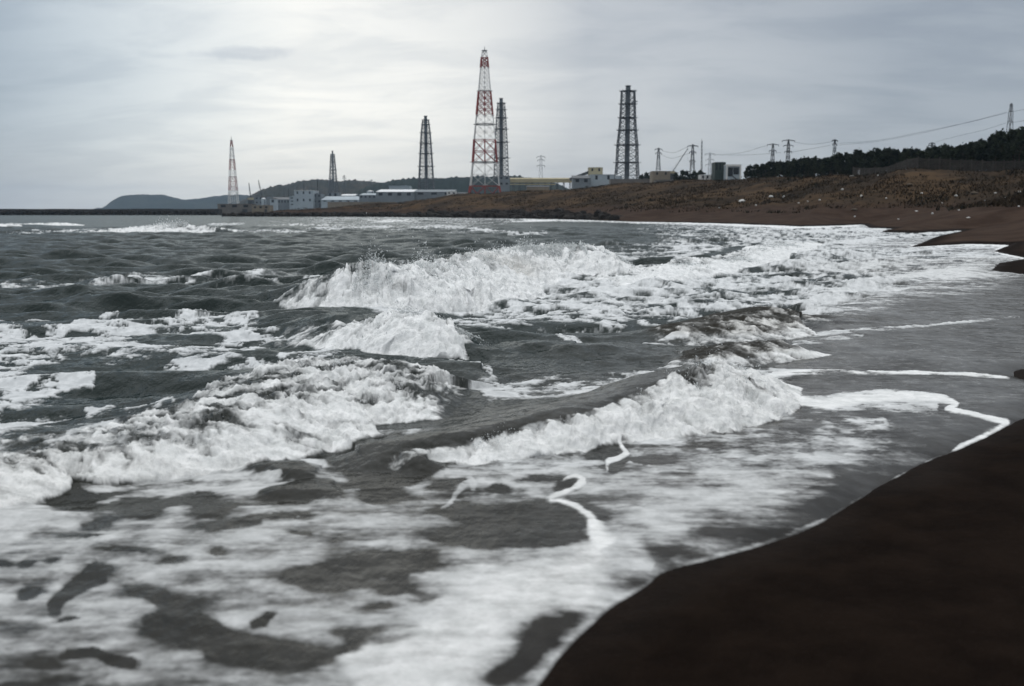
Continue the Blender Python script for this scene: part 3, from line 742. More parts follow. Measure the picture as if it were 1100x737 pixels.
    fb = t.math('ADD', t.noise(p, 9, 5, 0.65), t.math('MULTIPLY', t.noise(p, 40, 3, .6), 0.4))
    fnb = t.bump(fb, t.mixf(thick, 0.25, 0.9), 0.07)
    up = t.n('ShaderNodeMix', data_type='VECTOR'); up.inputs[0].default_value = 0.55
    t.l(fnb, up.inputs[4]); up.inputs[5].default_value = (0, 0, 1)
    un = t.n('ShaderNodeVectorMath', operation='NORMALIZE'); t.l(up.outputs[1], un.inputs[0])
    fsh = t.bsdf(fcol, 0.8, un.outputs[0], spec=0.2)
    mx = t.n('ShaderNodeMixShader'); t.l(ff, mx.inputs[0]); t.l(wsh, mx.inputs[1]); t.l(fsh, mx.inputs[2])
    return t.done(mx.outputs[0])
SEA_MAT = water_mat()
sea = np_mesh('sea_water', co2, fa2, SEA_MAT, True, at2)
tag(sea, 'grey surf with white breakers running up the sand', 'sea', kind='structure')

# ---- spray thrown off the breaking crests
def spray():
    V = []; F = []
    iv = np.array([(1, 0, 0), (-1, 0, 0), (0, 1, 0), (0, -1, 0), (0, 0, 1), (0, 0, -1)], float)
    ifc = np.array([(0, 2, 4), (2, 1, 4), (1, 3, 4), (3, 0, 4), (2, 0, 5), (1, 2, 5), (3, 1, 5), (0, 3, 5)])
    r = np.random.default_rng(3); cnt = 0
    jobs = [(0, 9000, .5), (1, 8000, .5), (2, 4000, .5), (3, 40000, .55), (4, 6000, .5), (11, 2500, .6)]
    for wi, n, up in jobs:
        L, w = CRESTS[wi]
        h = np.maximum(L[:, 2] * (L[:, 3] > .9), 0) ** 1.3
        i = r.choice(len(L) - 1, n, p=h[:-1] / h[:-1].sum()); t = r.random(n)
        q = L[i] + (L[i + 1] - L[i]) * t[:, None]
        tx, ty = L[i + 1, 0] - L[i, 0], L[i + 1, 1] - L[i, 1]; ln = np.hypot(tx, ty) + 1e-6
        fx, fy = ty / ln, -tx / ln                      # towards the shore
        off = np.maximum(q[:, 5], 0) + np.abs(r.normal(0.12, 0.28, n)) * q[:, 4]
        burst = np.clip(perlin(q[:, 0] * 2.2 / w['lump'], q[:, 1] * 2.2 / w['lump'], 7) + .35 * perlin(q[:, 0] * 9 / w['lump'], q[:, 1] * 9 / w['lump'], 8), 0, 1)
        prof = q[:, 2] * np.clip(1 - (np.abs(off) / np.maximum(q[:, 4], .1)) ** 1.7, 0, 1)
        zz = prof + r.exponential(1.0, n) * q[:, 2] * up * (.05 + .42 * burst) - 0.02
        px = q[:, 0] + fx * off; py = q[:, 1] + fy * off
        sz = np.minimum(np.exp(r.normal(math.log(0.00032), .5, n)), .0009) * py
        st = r.uniform(.5, 1.1, (n, 3)); st[:, 2] *= r.uniform(1, 2.6, n)
        vv = iv[None] * sz[:, None, None] * st[:, None, :]
        ax = r.normal(0, .5, (n, 2)); vv[:, :, 0] += vv[:, :, 2] * ax[:, :1]; vv[:, :, 1] += vv[:, :, 2] * ax[:, 1:]
        vv = vv + np.stack([px, py, zz], -1)[:, None, :]
        V.append(vv.reshape(-1, 3)); F.append((ifc[None] + (np.arange(n) * len(iv))[:, None, None] + cnt).reshape(-1, 3)); cnt += n * len(iv)
    t = NT('sea_spray'); b = t.bsdf((.8, .82, .82, 1), .6, None, spec=.3)
    tr = t.n('ShaderNodeBsdfTranslucent'); tr.inputs['Color'].default_value = (.85, .87, .87, 1)
    ms = t.n('ShaderNodeMixShader'); ms.inputs[0].default_value = .4; t.l(b, ms.inputs[1]); t.l(tr.outputs[0], ms.inputs[2])
    o = np_mesh('sea_spray', np.vstack(V), np.vstack(F), t.done(ms.outputs[0]))
    tag(o, 'white spray thrown up from the breaking wave crests', 'spray', kind='stuff')
spray()

# ================================================================== THE LAND SHEET
def build_land():
    d = [1.2]
    while d[-1] < 6400:
        e = 0.008 if d[-1] < 60 else (0.006 if d[-1] < 520 else 0.05)
        d.append(d[-1] * (1 + e))
    d = np.array(d); u = np.linspace(-0.75, 0.95, 900)
    x = d[:, None] * u[None]; y = np.repeat(d[:, None], len(u), 1)
    s = shore(x, y)
    z = land(x, y, s)
    z = np.where(s < 0, np.minimum(z, -0.004) , z)
    far = sstep(3500, 6300, y); z = z * (1 - far) + np.where(s > 0, z, -4) * far
    wet = 1 - sstep(0.0, 0.45, s + 0.3 * fbm(x / 1.5, y / 1.5, 3, 15)) * 1.0
    f = grid_faces(len(d), len(u), s > -6)
    c, f, a = compact(np.stack([x, y, z], -1).reshape(-1, 3), f, dict(wet=wet.ravel(), inland=(s * np.clip(y / 12, 1, 9)).ravel()))
    t = NT('beach_and_dunes'); p = t.pos()
    A = lambda nm: t.n('ShaderNodeAttribute', attribute_name=nm).outputs['Fac']
    sx = t.n('ShaderNodeSeparateXYZ'); t.l(p, sx.inputs[0]); zz = sx.outputs[2]
    grain = t.noise(p, 130, 3, .8); patch = t.noise(p, 0.35, 6, .62); mid = t.noise(p, 2.6, 5, .65)
    sand = t.mixc(t.ramp(patch, .35, .65), (0.032, 0.0205, 0.015, 1), (0.052, 0.035, 0.026, 1))
    sand = t.mixc(t.ramp(A('inland'), 1.2, 9), t.mixc(t.ramp(mid, .3, .7), (0.0052, 0.0033, 0.0024, 1), (0.0108, 0.0070, 0.0050, 1)), sand)
    sand = t.mixc(t.ramp(grain, .56, .76, 0, .5), sand, (0.055, 0.044, 0.036, 1))
    big = t.noise(p, 0.06, 6, .65); g2 = t.noise(p, 0.5, 6, .7)
    grass = t.mixc(t.ramp(big, .38, .62), (0.028, 0.021, 0.015, 1), (0.070, 0.046, 0.027, 1))
    grass = t.mixc(t.ramp(g2, .5, .78), grass, (0.009, 0.0085, 0.0065, 1))
    f1 = t.math('ADD', zz, t.math('MULTIPLY', t.math('SUBTRACT', big, .5), 2.4))
    col = t.mixc(t.ramp(f1, 2.3, 3.8), sand, grass)
    h = t.math('ADD', t.math('MULTIPLY', t.noise(p, 40, 4, .7), .02), t.math('MULTIPLY', t.noise(p, 1.3, 5, .7), 0.25))
    nb = t.bump(h, .5, 0.25)
    rough = t.mixf(A('wet'), 0.95, 0.75)
    sh = t.bsdf(col, rough, nb, spec=.02)
    t.l(t.mixf(A('wet'), 0.02, 0.03), sh.node.inputs['Specular IOR Level'])
    o = np_mesh('sand_ground', c, f, t.done(sh), True, a)
    tag(o, 'dark brown wet sand beach rising to rusty grass dunes', 'beach', kind='structure')
build_land()
# ================================================================== ALONG THE SHORE AND THE POWER PLANT
def ground_z(x, y, detail=True):
    xa = np.array([[float(x)]]); ya = np.array([[float(y)]])
    return float(land(xa, ya, shore(xa, ya), detail)[0, 0])

def ground_many(x, y):
    x = np.asarray(x, float)[None]; y = np.asarray(y, float)[None]
    s = shore(x, y, 400)
    return land(x, y, s)[0], s[0]

def hit(px, py, d0=15.0, d1=700.0):
    """first point of the land seen at a photo position"""
    a, b, c = ray(px, py)
    d = np.exp(np.linspace(math.log(d0), math.log(d1), 700))
    x = a / b * d; z = HC + c / b * d
    g, s = ground_many(x, d)
    k = np.nonzero((z <= g) & (s > 0))[0]
    k = k[0] if len(k) else 699
    return Vector((x[k], d[k], g[k]))

M = dict(
    steel=simple_mat('grey_steel', (0.085, 0.092, 0.098), .6, .25, .2),
    darksteel=simple_mat('dark_steel', (0.045, 0.05, 0.055), .6, .25, .2),
    palesteel=simple_mat('galvanised_steel', (0.30, 0.32, 0.34), .5, .2, .2),
    red=simple_mat('red_paint', (0.24, 0.036, 0.026), .6, .25, .1),
    white=simple_mat('white_paint', (0.62, 0.62, 0.60), .6, .12, .1),
    flue=simple_mat('stack_paint', (0.13, 0.15, 0.16), .6, .2, .1),
    concrete=simple_mat('concrete', (0.15, 0.14, 0.128), .85, .25, .15),
    paleblue=simple_mat('pale_blue_cladding', (0.34, 0.39, 0.42), .7, .14, .08),
    greyblue=simple_mat('grey_cladding', (0.17, 0.195, 0.21), .7, .18, .08),
    paleroof=simple_mat('white_roof', (0.70, 0.72, 0.73), .5, .08, .08),
    cream=simple_mat('cream_cladding', (0.36, 0.32, 0.21), .75, .15, .1),
    tan=simple_mat('tan_concrete', (0.22, 0.185, 0.14), .85, .2, .12),
    darkgreen=simple_mat('dark_green_panels', (0.035, 0.05, 0.045), .6, .25, .2),
    glass=simple_mat('dark_window', (0.02, 0.024, 0.028), .25, .2, .3, spec=.5),
    wire=simple_mat('wire', (0.05, 0.05, 0.055), .6, .1, 1),
    wood=simple_mat('weathered_wood', (0.050, 0.044, 0.039), .9, .3, 1.2),
    litterwhite=simple_mat('pale_plastic', (0.62, 0.62, 0.60), .6, .15, 6),
    drift=simple_mat('driftwood', (0.10, 0.08, 0.06), .9, .3, 4),
    rock=simple_mat('black_rock', (0.020, 0.018, 0.016), .9, .45, .5, spec=.15),
    bark=simple_mat('pine_bark', (0.05, 0.035, 0.026), .95, .3, 3),
)

# ---- lattice work
def lattice_segment(mb, cx, cy, z0, w0, z1, w1, rl, rb, panels=2, kind='x'):
    """four legs between two levels with crossed bracing on every face"""
    cs = [(-1, -1), (1, -1), (1, 1), (-1, 1)]
    def pt(i, t):
        w = w0 + (w1 - w0) * t
        return (cx + cs[i % 4][0] * w, cy + cs[i % 4][1] * w, z0 + (z1 - z0) * t)
    for i in range(4):
        mb.bar(pt(i, 0), pt(i, 1), rl)
    for k in range(panels):
        a, b = k / panels, (k + 1) / panels
        for i in range(4):
            A0, B0, A1, B1 = Vector(pt(i, a)), Vector(pt(i + 1, a)), Vector(pt(i, b)), Vector(pt(i + 1, b))
            mb.bar(A1, B1, rb)
            if kind == 'w':                                    # two bays side by side
                m0, m1 = (A0 + B0) / 2, (A1 + B1) / 2
                mb.bar(m0, m1, rb)
                for p0, q0, p1, q1 in ((A0, m0, A1, m1), (m0, B0, m1, B1)):
                    mb.bar(p0, q1, rb * .8); mb.bar(q0, p1, rb * .8)
            elif kind == 'x':
                mb.bar(A0, B1, rb); mb.bar(B0, A1, rb)
            else:
                m = (A1 + B1) / 2
                mb.bar(A0, m, rb); mb.bar(B0, m, rb); mb.bar((A0 + A1) / 2, (A0 + m) / 2, rb * .8); mb.bar((B0 + B1) / 2, (B0 + m) / 2, rb * .8)

def prof_at(prof, z):
    zs = [p[0] for p in prof]; ws = [p[1] for p in prof]
    return float(np.interp(z, zs, ws))

def banded_tower(px, d, levels, bands, label, rl, rb):
    """levels: (py, half width in photo px) from the ground up; bands: (py bottom, py top, colour)"""
    k = d / FPX; base = at(px, levels[0][0], d); gz = min(ground_z(base.x, d), base.z - 1)
    root = thing('lattice_mast', label, 'lattice tower', (base.x, d, gz))
    prof = [(at(px, py, d).z - gz, hw * k) for py, hw in levels]
    slope = (prof[0][1] - prof[1][1]) / (prof[1][0] - prof[0][0])
    prof = [(0, prof[0][1] + slope * prof[0][0])] + prof
    for (pb, pt, c) in bands:
        z0 = max(0, at(px, pb, d).z - gz) if pb is not None else 0.0
        z1 = at(px, pt, d).z - gz
        q_ = 1.0 + .9 * (d < 1000) if c == 'red' else 1.0
        mb = MB(); n = max(1, round((z1 - z0) / max(5.2 * k, prof_at(prof, (z0 + z1) / 2) * .8)))
        for i in range(n):
            a, b = z0 + (z1 - z0) * i / n, z0 + (z1 - z0) * (i + 1) / n
            lattice_segment(mb, 0, 0, a, prof_at(prof, a), b, prof_at(prof, b), rl * q_, rb * q_, 1, 'w' if prof_at(prof, a) > 3.8 * k else 'x')
        mb.build('lattice_section', M[c], root)
    zt = prof[-1][0]
    for zf in (0.27, 0.52, 0.74):
        z = zt * zf; w = prof_at(prof, z) + .5
        mb = MB(); mb.ring((0, 0), w * .8, w * 1.2, z, z + .35, 8); mb.build('platform', M['darksteel'], root)
    mb = MB(); w = prof[-1][1] + .6; mb.box(-w, w, -w, w, zt, zt + .6); mb.bar((0, 0, zt), (0, 0, zt + 5 * k), .35 * k + .12, 6, .1); mb.build('tip', M['darksteel'], root)
    return root

def vent_stack(px, d, levels, top, label, plats, rl, rb, flue=2.2, stub=None):
    """grey lattice tower round a tall vent pipe"""
    k = d / FPX; base = at(px, levels[0][0], d); gz = min(ground_z(base.x, d), base.z - 1)
    root = thing('vent_stack', label, 'vent stack', (base.x, d, gz))
    prof = [(at(px, py, d).z - gz, hw * k) for py, hw in levels]
    slope = (prof[0][1] - prof[1][1]) / (prof[1][0] - prof[0][0])
    prof = [(0, prof[0][1] + slope * prof[0][0])] + prof
    zt = prof[-1][0]; mb = MB(); z = 0.0
    i = 0
    while z < zt - 1:
        w = prof_at(prof, z); h = min(max(w * .6, 3.4 * k), zt - z)
        if zt - z - h < 2: h = zt - z
        lattice_segment(mb, 0, 0, z, w, z + h, prof_at(prof, z + h), rl, rb, 1, 'w' if w > 3.6 * k else 'x'); z += h; i += 1
    mb.build('lattice_frame', M['steel'], root)
    ztop = at(px, top, d).z - gz
    mb = MB(); mb.cyl((0, 0), flue * k, 0, ztop - 2.2 * k, 14); f = mb.build('vent_pipe', M['flue'], root)
    mb = MB(); mb.cyl((0, 0), flue * k * .92, ztop - 2.2 * k, ztop - .5 * k, 14); mb.ring((0, 0), flue * k * .7, flue * k * 1.2, ztop - .5 * k, ztop, 14); mb.build('pipe_cap', M['darksteel'], f)
    for py in plats:
        z = at(px, py, d).z - gz; w = prof_at(prof, z)
        mb = MB()
        mb.ring((0, 0), flue * k * 1.05, w * 1.36 + .3, z, z + .3 * k, 8)
        for s in range(8):
            a = 2 * math.pi * s / 8; rr = w * 1.36
            mb.bar((rr * math.cos(a), rr * math.sin(a), z), (rr * math.cos(a), rr * math.sin(a), z + 1.3), .12)
        mb.build('platform', M['darksteel'], root)
    if stub:
        mb = MB(); z = at(px, stub[1], d).z - gz; x = (stub[0] - px) * k
        mb.bar((prof_at(prof, z), 0, z), (x, 0, z), .3); mb.ring((x, 0), .2, 1.0 * k * .9, z - .5 * k, z + .5 * k, 8); mb.build('floodlight', M['darksteel'], root)
    return root

banded_tower(521, 900, [(208, 16.6), (199.6, 15.2), (174, 12.6), (150.6, 11.2), (124, 8.6), (99, 6.4), (73, 4.1), (62, 3.2), (55, 2.0)],
             [(None, 200, 'red'), (200, 175, 'white'), (175, 150.6, 'red'), (150.6, 124, 'white'), (124, 99, 'red'), (99, 73, 'white'), (73, 62, 'red'), (62, 55, 'white')],
             'tallest lattice tower, painted in red and white bands', .52, .21)
banded_tower(251, 1400, [(218, 4.6), (197, 3.5), (172, 2.2), (157, 1.2), (151, .7)],
             [(None, 205, 'white'), (205, 190, 'red'), (190, 183, 'white'), (183, 171, 'red'), (171, 158, 'white'), (158, 151, 'red')],
             'slim red and white lattice mast on the harbour side, far from the other towers', .42, .20)
vent_stack(458, 1250, [(203, 8.0), (191, 7.3), (165, 6.0), (143, 4.7), (129, 3.0)], 124.5, 'grey lattice vent stack standing alone behind the long white roofed hall', [129, 134, 143, 154, 165, 179], .62, .31, 1.7)
vent_stack(538.5, 1100, [(201, 8.4), (189, 7.6), (153, 6.4), (127, 5.0), (111, 3.6)], 105.5, 'grey lattice vent stack close behind the tall red and white tower', [111, 118, 127, 139, 153, 170], .60, .30, 1.9)
vent_stack(673.3, 850, [(192, 11.8), (175, 10.7), (156, 10.1), (140, 8.5), (126.7, 7.6), (98, 6.6)], 92, 'broad dark vent stack with ringed platforms and a thick central pipe', [98, 112, 126.7, 140, 156, 175], 0.48, .25, 2.6, (682.6, 109))
vent_stack(358, 1600, [(200, 3.8), (192, 3.4), (178, 2.6), (166, 1.8)], 162, 'smallest grey vent stack, on the slope of the brown hill', [166, 174, 183, 192], .5, .28, .9)

# ---- pylons and masts
def pylon(px, py_top, py_base, d, hw, arms, label, mat='steel', r=.16, twist=0.0):
    k = d / FPX; b = at(px, py_base, d); gz = min(ground_z(b.x, d) , b.z)
    root = thing('power_pylon', label, 'pylon', (b.x, d, gz)); root.rotation_euler.z = twist
    H = at(px, py_top, d).z - gz; hs = hw * k * 1.0
    mb = MB(); lev = [0, .26, .5, .72, .88, 1.0]; wd = [1.25, .92, .66, .46, .34, .14]
    for i in range(5):
        lattice_segment(mb, 0, 0, H * lev[i], hs * wd[i], H * lev[i + 1], hs * wd[i + 1], r * .75, r * .42, 1)
    mb.build('lattice_body', M[mat], root)
    for (pa, ha) in arms:
        z = at(px, pa, d).z - gz; a = ha * k; th = 1.3 * k
        arm = MB(); arm.bar((-a, 0, z), (a, 0, z), r); arm.bar((-a, 0, z), (0, 0, z + th), r * .8); arm.bar((a, 0, z), (0, 0, z + th), r * .8)
        for q in (.33, .66):
            for s in (-1, 1):
                arm.bar((s * a * q, 0, z), (s * a * q, 0, z + th * (1 - q)), r * .7)
        ao = arm.build('cross_arm', M[mat], root)
        for s in (-1, 1):
            mi = MB(); mi.bar((s * a * .97, 0, z), (s * a * .97, 0, z - 1.6 * k), r * .9, 5); mi.build('insulator', M['darksteel'], ao)
    return root
pylon(581, 167, 194, 1300, 3.2, [(168.5, 4.5), (172, 3.6), (178, 4.2)], 'pale pylon on the skyline over the cream conveyor gallery', 'palesteel', .26)
pylon(707, 159, 187, 760, 3.0, [(160.5, 4.2), (164.5, 3.4)], 'lattice pylon rising behind the tan flat roofed house', 'steel', .22, .2)
pylon(743.5, 155, 188, 700, 3.1, [(157, 5.8), (163.5, 3.6), (173, 3.2)], 'dark pylon with three cross arms at the tip of the crane boom', 'darksteel', .24, .1)
pylon(762, 164, 192, 1000, 2.4, [(165.4, 5.6), (171.5, 4.4), (177, 4.6)], 'thin pale pylon between the slender mast and the dark green tower block', 'palesteel', .16)
pylon(829.5, 154.5, 182, 520, 3.0, [(155.6, 6.8), (162, 4.2)], 'pylon on the wooded skyline, the left of a close pair', 'steel', .15, .25)
pylon(846, 150, 182, 500, 3.0, [(151.2, 7.2), (156.5, 5.4), (163, 4.2)], 'pylon on the wooded skyline, the taller one of a close pair', 'darksteel', .15, .15)
pylon(895.7, 150, 180, 440, 2.6, [(151, 4.2), (155, 3.2)], 'single dark pylon above the middle of the pine wood', 'darksteel', .14, .5)
pylon(1000, 153, 176, 420, 2.0, [(154.4, 3.4), (156.6, 4.0)], 'pylon of which only the cross arms show above the pines', 'darksteel', .13)
pylon(1083.4, 111, 160, 330, 4.6, [(113, 2.6), (120, 3.4), (130.5, 3.8)], 'tallest looking pylon, on the hill among the pines at the end of the wires', 'darksteel', .075, .5)
pylon(370, 188, 202, 1900, 1.4, [(189.5, 1.6), (191.5, 1.9)], 'tiny pylon on the hill crest just beside the smallest vent stack', 'steel', .22)
pylon(399, 193, 203, 1900, 1.3, [(194, 1.5), (196, 1.7)], 'tiny pylon on the low saddle of the wooded ridge', 'steel', .22)

def mast(px, pt, pb, d, w, label, lean=0.0, mat='darksteel', cat='mast', name='mast'):
    b = at(px, pb, d); t = at(px + lean, pt, d); gz = min(ground_z(b.x, d), b.z)
    root = thing(name, label, cat, (b.x, d, gz)); k = d / FPX
    mb = MB(); h = t.z - gz; dx = t.x - b.x; n = max(3, int(h / (w * k * 2.2)))
    for i in range(n):
        a, c = i / n, (i + 1) / n
        cs = [(-1, -1), (1, -1), (1, 1), (-1, 1)]
        for j in range(4):
            q = w * k * .5
            P = lambda t_, jj: (dx * t_ + cs[jj % 4][0] * q * (1 - .5 * t_), cs[jj % 4][1] * q * (1 - .5 * t_), h * t_)
            mb.bar(P(a, j), P(c, j), .10 * k + .05); mb.bar(P(a, j), P(c, j + 1), .07 * k + .03)
    mb.build('lattice_pole', M[mat], root)
    mb = MB(); mb.bar((dx, 0, h), (dx, 0, h + 2 * k), .12 * k, 5); mb.build('antenna', M[mat], root)
    mb = MB(); mb.box(-w * k, w * k, -w * k, w * k, 0, .5 * k); mb.build('footing', M['concrete'], root)
    return root
mast(754, 151, 188, 680, 1.7, 'slender lattice mast standing between two pylons')
mast(341, 194, 212, 1250, 1.2, 'lattice mast on the quay, beside the boxy pale blue building', cat='mast')
mast(326.4, 197.5, 210, 1250, .9, 'thin mast on the roof line of the boxy pale blue building')
mast(305, 202.5, 213, 1300, .9, 'shorter mast over the grey quay hall, the first of two')
mast(310, 203.5, 213, 1300, .8, 'shorter mast over the grey quay hall, nearer the boxy building')

def crane(px0, py0, px1, py1, d, label):
    b = at(px0, py0, d); t = at(px1, py1, d); gz = min(ground_z(b.x, d), b.z); k = d / FPX
    root = thing('crawler_crane', label, 'crane', (b.x, d, gz)); q = 1.1 * k
    hb = b.z - gz
    mb = MB(); mb.box(-2.2 * k, 2.6 * k, -1.8 * k, 1.8 * k, max(0, hb - 1.8 * k), hb + .6 * k); mb.box(-2.9 * k, -2.2 * k, -1.6 * k, 1.6 * k, max(0, hb - 1.2 * k), hb + .4 * k); mb.build('cab', M['cream'], root)
    mb = MB()
    for s in (-1, 1):
        mb.box(-2.6 * k, 2.6 * k, s * 1.9 * k - .45 * k, s * 1.9 * k + .45 * k, 0, max(.8 * k, hb - 1.85 * k))
    mb.build('tracks', M['darksteel'], root)
    mb = MB(); n = 12; L = Vector((t.x - b.x, 0, t.z - b.z))
    for i in range(n):
        a, c = i / n, (i + 1) / n
        for sy in (-1, 1):
            for sx in (-1, 1):
                o = lambda tt, X_=sx, Y_=sy: Vector((0, 0, hb)) + L * tt + Vector((X_ * q * .32, Y_ * q * .4, -X_ * q * .2)) * (1 - .5 * tt)
                mb.bar(o(a), o(c), .17 * k)
            mb.bar(Vector((0, 0, hb)) + L * a + Vector((-q * .3, sy * q * .4, q * .18)), Vector((0, 0, hb)) + L * c + Vector((q * .3, sy * q * .4, -q * .18)), .10 * k)
    mb.build('boom', M['darksteel'], root)
    mb = MB(); mb.bar(Vector((0, 0, hb)) + L, Vector((L.x, 0, hb + L.z * .45)), .06 * k); mb.bar((-2 * k, 0, hb + .5 * k), Vector((0, 0, hb)) + L, .05 * k); mb.build('hoist_cable', M['wire'], root)
    return root
crane(722.5, 184.5, 739, 159.5, 640, 'crawler crane with a dark boom slanting up to the dark pylon')
crane(269.4, 213, 267.4, 196.5, 1350, 'crane with an almost upright boom next to the slim red and white mast')
crane(281.5, 211.5, 277.6, 193.5, 1350, 'crane with a boom tilted back over the grey quay hall')

def wires(groups):
    for pts in groups:
        P = smooth_line([tuple(at(*p)) for p in pts], 8)
        mb = MB(); mb.tube(P, .042 * pts[0][2] / 330, 5)
        o = mb.build('power_line', M['wire'])
        tag(o, 'thin dark power line sagging between pylons over the pines', 'power line', 'power lines between the pylons')
wires([[(1081, 120.5, 332), (1034.5, 132.7, 352), (988, 143.5, 376), (942, 152, 404), (899, 156, 440)],
       [(1085.5, 120.5, 332), (1040, 131.5, 352), (988, 142.2, 376), (942, 150.8, 404), (893, 154.6, 440)],
       [(1081, 132, 332), (1057, 139.6, 350), (1030, 146, 370), (1007, 152, 400), (1000, 154.5, 420)],
       [(1085.5, 120.5, 332), (1104, 117, 320), (1140, 112, 300)], [(1086, 132, 332), (1110, 128, 320), (1145, 122, 300)],
       [(892, 156, 440), (870, 160, 465), (850, 163.5, 500)], [(899, 151.5, 440), (872, 155, 465), (853, 152.5, 500)],
       [(839, 164, 500), (800, 166.5, 580), (766, 166.5, 1000)], [(823, 156.5, 520), (790, 165, 600), (757, 166.5, 1000)],
       [(738, 158, 700), (724, 164, 730), (711, 162, 760)], [(740, 164.5, 700), (722, 170, 730), (710, 166, 760)]])

# ---- buildings
def building(name, label, px0, px1, pyt, pyb, d, depth, wall, roof=None, kind='flat', wins=0, rows=1, door=False, pitch=.25, cat='building', winmat='glass', wfrac=.42):
    k = d / FPX; a = at(px0, pyb, d); c = at(px1, pyt, d); w = c.x - a.x
    g = min(ground_z(a.x + w / 2, d + depth / 2), a.z)
    root = thing(name, label, cat, (a.x + w / 2, d, g))
    h = c.z - g; hb = a.z - g; hw = w / 2
    rh = (c.z - a.z) * pitch if kind != 'flat' else .35 * k
    mb = MB(); mb.box(-hw, hw, 0, depth, 0, h - rh)
    # cladding ribs
    n = max(2, int(w / (2.2 * k)))
    for i in range(n + 1):
        x = -hw + w * i / n
        mb.box(x - .05 * k, x + .05 * k, -.06 * k, -.003, max(0, hb - 1), h - rh - .02)
    mb.build('wall', M[wall], root)
    mr = MB()
    if kind == 'gable':
        mr.gable(-hw, hw, 0, depth, h - rh + .003, h, .4 * k)
    elif kind == 'shed':
        mr.add([(-hw - .3, -.4, h - rh + .003), (hw + .3, -.4, h - rh + .003), (hw + .3, depth, h), (-hw - .3, depth, h), (-hw - .3, -.4, h - rh - .2), (hw + .3, -.4, h - rh - .2), (hw + .3, depth, h - .2), (-hw - .3, depth, h - .2)],
               [(0, 1, 2, 3), (7, 6, 5, 4), (0, 4, 5, 1), (1, 5, 6, 2), (2, 6, 7, 3), (3, 7, 4, 0)])
    else:
        mr.box(-hw - .25 * k, hw + .25 * k, -.25 * k, depth + .25 * k, h - rh + .003, h)
        for q in (-.4, .15, .5):
            mr.box(hw * q, hw * q + 1.2 * k, depth * .3, depth * .3 + 1.2 * k, h, h + .5 * k)
    mr.build('roof', M[roof or wall], root)
    zt = h - rh - .8 * k; zb = hb + .6 * k
    for r_ in range(rows if wins else 0):
        for i in range(wins):
            x = -hw + w * (i + .5) / wins; ww = w / wins * wfrac * .5
            z1 = zt - (zt - zb) * r_ / rows; z0 = z1 - (zt - zb) / rows * .34
            mw = MB(); mw.box(x - ww, x + ww, -.10 * k, -.065 * k, z0, z1); mw.build('window', M[winmat], root)
    if door:
        md = MB(); md.box(hw * .45, hw * .75, -.12 * k, -.065 * k, max(0, hb - 1), hb + 3.2 * k); md.build('door', M['darksteel'], root)
    return root

building('quay_store', 'low tan concrete store at the root of the breakwater', 234, 270, 219, 228, 700, 14, 'concrete', None, 'flat', 3, 1, True)
building('quay_store', 'low tan shed on the quay just right of the slim red and white mast', 271, 289, 220.5, 228, 690, 12, 'tan', None, 'flat', 3, 1, True)
building('pump_house', 'small grey quay building with a flat roof beside the two cranes', 273.6, 287.5, 211, 222, 1150, 26, 'greyblue', 'concrete', 'flat', 3, 2)
building('quay_hall', 'long grey hall with a dark window strip on the quay', 288.5, 311, 211.5, 223, 1160, 30, 'greyblue', 'steel', 'shed', 7, 1)
building('stair_tower', 'narrow pale building squeezed between grey hall and boxy pale blue one', 311, 316.4, 211, 223, 1150, 12, 'paleblue', None, 'flat', 1, 3)
building('turbine_hall', 'tall boxy pale blue building, the highest on the quay', 316.5, 336, 204.5, 222, 1120, 34, 'paleblue', 'white', 'flat', 3, 2, wfrac=.25)
building('switch_house', 'grey annexe built against the boxy pale blue building', 336.3, 345, 208, 222, 1130, 22, 'greyblue', 'steel', 'flat', 2, 2, True)
building('long_shed', 'long low shed with a pale roof reaching from the boxy building to the big hall', 345, 386, 210.5, 219, 1120, 30, 'paleblue', 'paleblue', 'shed', 5, 1, pitch=.5)
building('site_wall', 'long tan wall along the quay below the pale sheds', 352, 425, 217, 224, 900, 3, 'tan', None, 'flat', cat='wall')
building('grey_hall', 'grey hall adjoining the one with the bright white roof', 386, 404, 207, 217, 1060, 34, 'greyblue', 'paleblue', 'shed', 4, 1)
building('white_roofed_hall', 'long grey hall under a bright white roof', 404, 444, 202.6, 217, 1000, 40, 'greyblue', 'paleroof', 'shed', 4, 1, pitch=.24)
building('long_hall', 'long dull grey hall right of the bright white roof', 444.5, 488, 202.8, 214, 1010, 40, 'greyblue', 'greyblue', 'shed', 3, 1, pitch=.3)
building('site_hut', 'small white hut at the foot of the red and white tower', 480, 490, 205.4, 212, 880, 8, 'white', None, 'flat', 2, 1)
building('plinth', 'grey concrete block at the foot of the stack behind the red and white tower', 535.5, 547.5, 189, 203, 1085, 13, 'greyblue', 'concrete', 'flat', 2, 2)
building('crusher_house', 'dark grey building at the low end of the slanting conveyor', 615.6, 634, 187.6, 203, 640, 16, 'greyblue', 'steel', 'shed', 2, 1, True)
building('pale_hall', 'pale blue hall between the dark grey building and the broad vent stack', 634.3, 660, 187.4, 202, 650, 22, 'paleblue', 'paleblue', 'flat', 2, 1, True, wfrac=.2)
building('hopper_house', 'cream box shaped house perched above the pale blue hall', 632.5, 647.5, 179.8, 190, 668, 9, 'cream', 'cream', 'flat', 2, 1, wfrac=.25)
building('low_wall_building', 'long low light grey building in front of the broad vent stack', 656, 704, 192.3, 200, 600, 10, 'concrete', 'concrete', 'flat')
building('low_wall_building', 'low light grey wall like building under the tan flat roofed house', 704.5, 736, 193, 199.5, 560, 8, 'concrete', 'concrete', 'flat')
building('tan_house', 'tan flat roofed house beneath a pylon', 701, 720, 183.8, 194, 575, 12, 'tan', 'tan', 'flat', 2, 1, wfrac=.2)
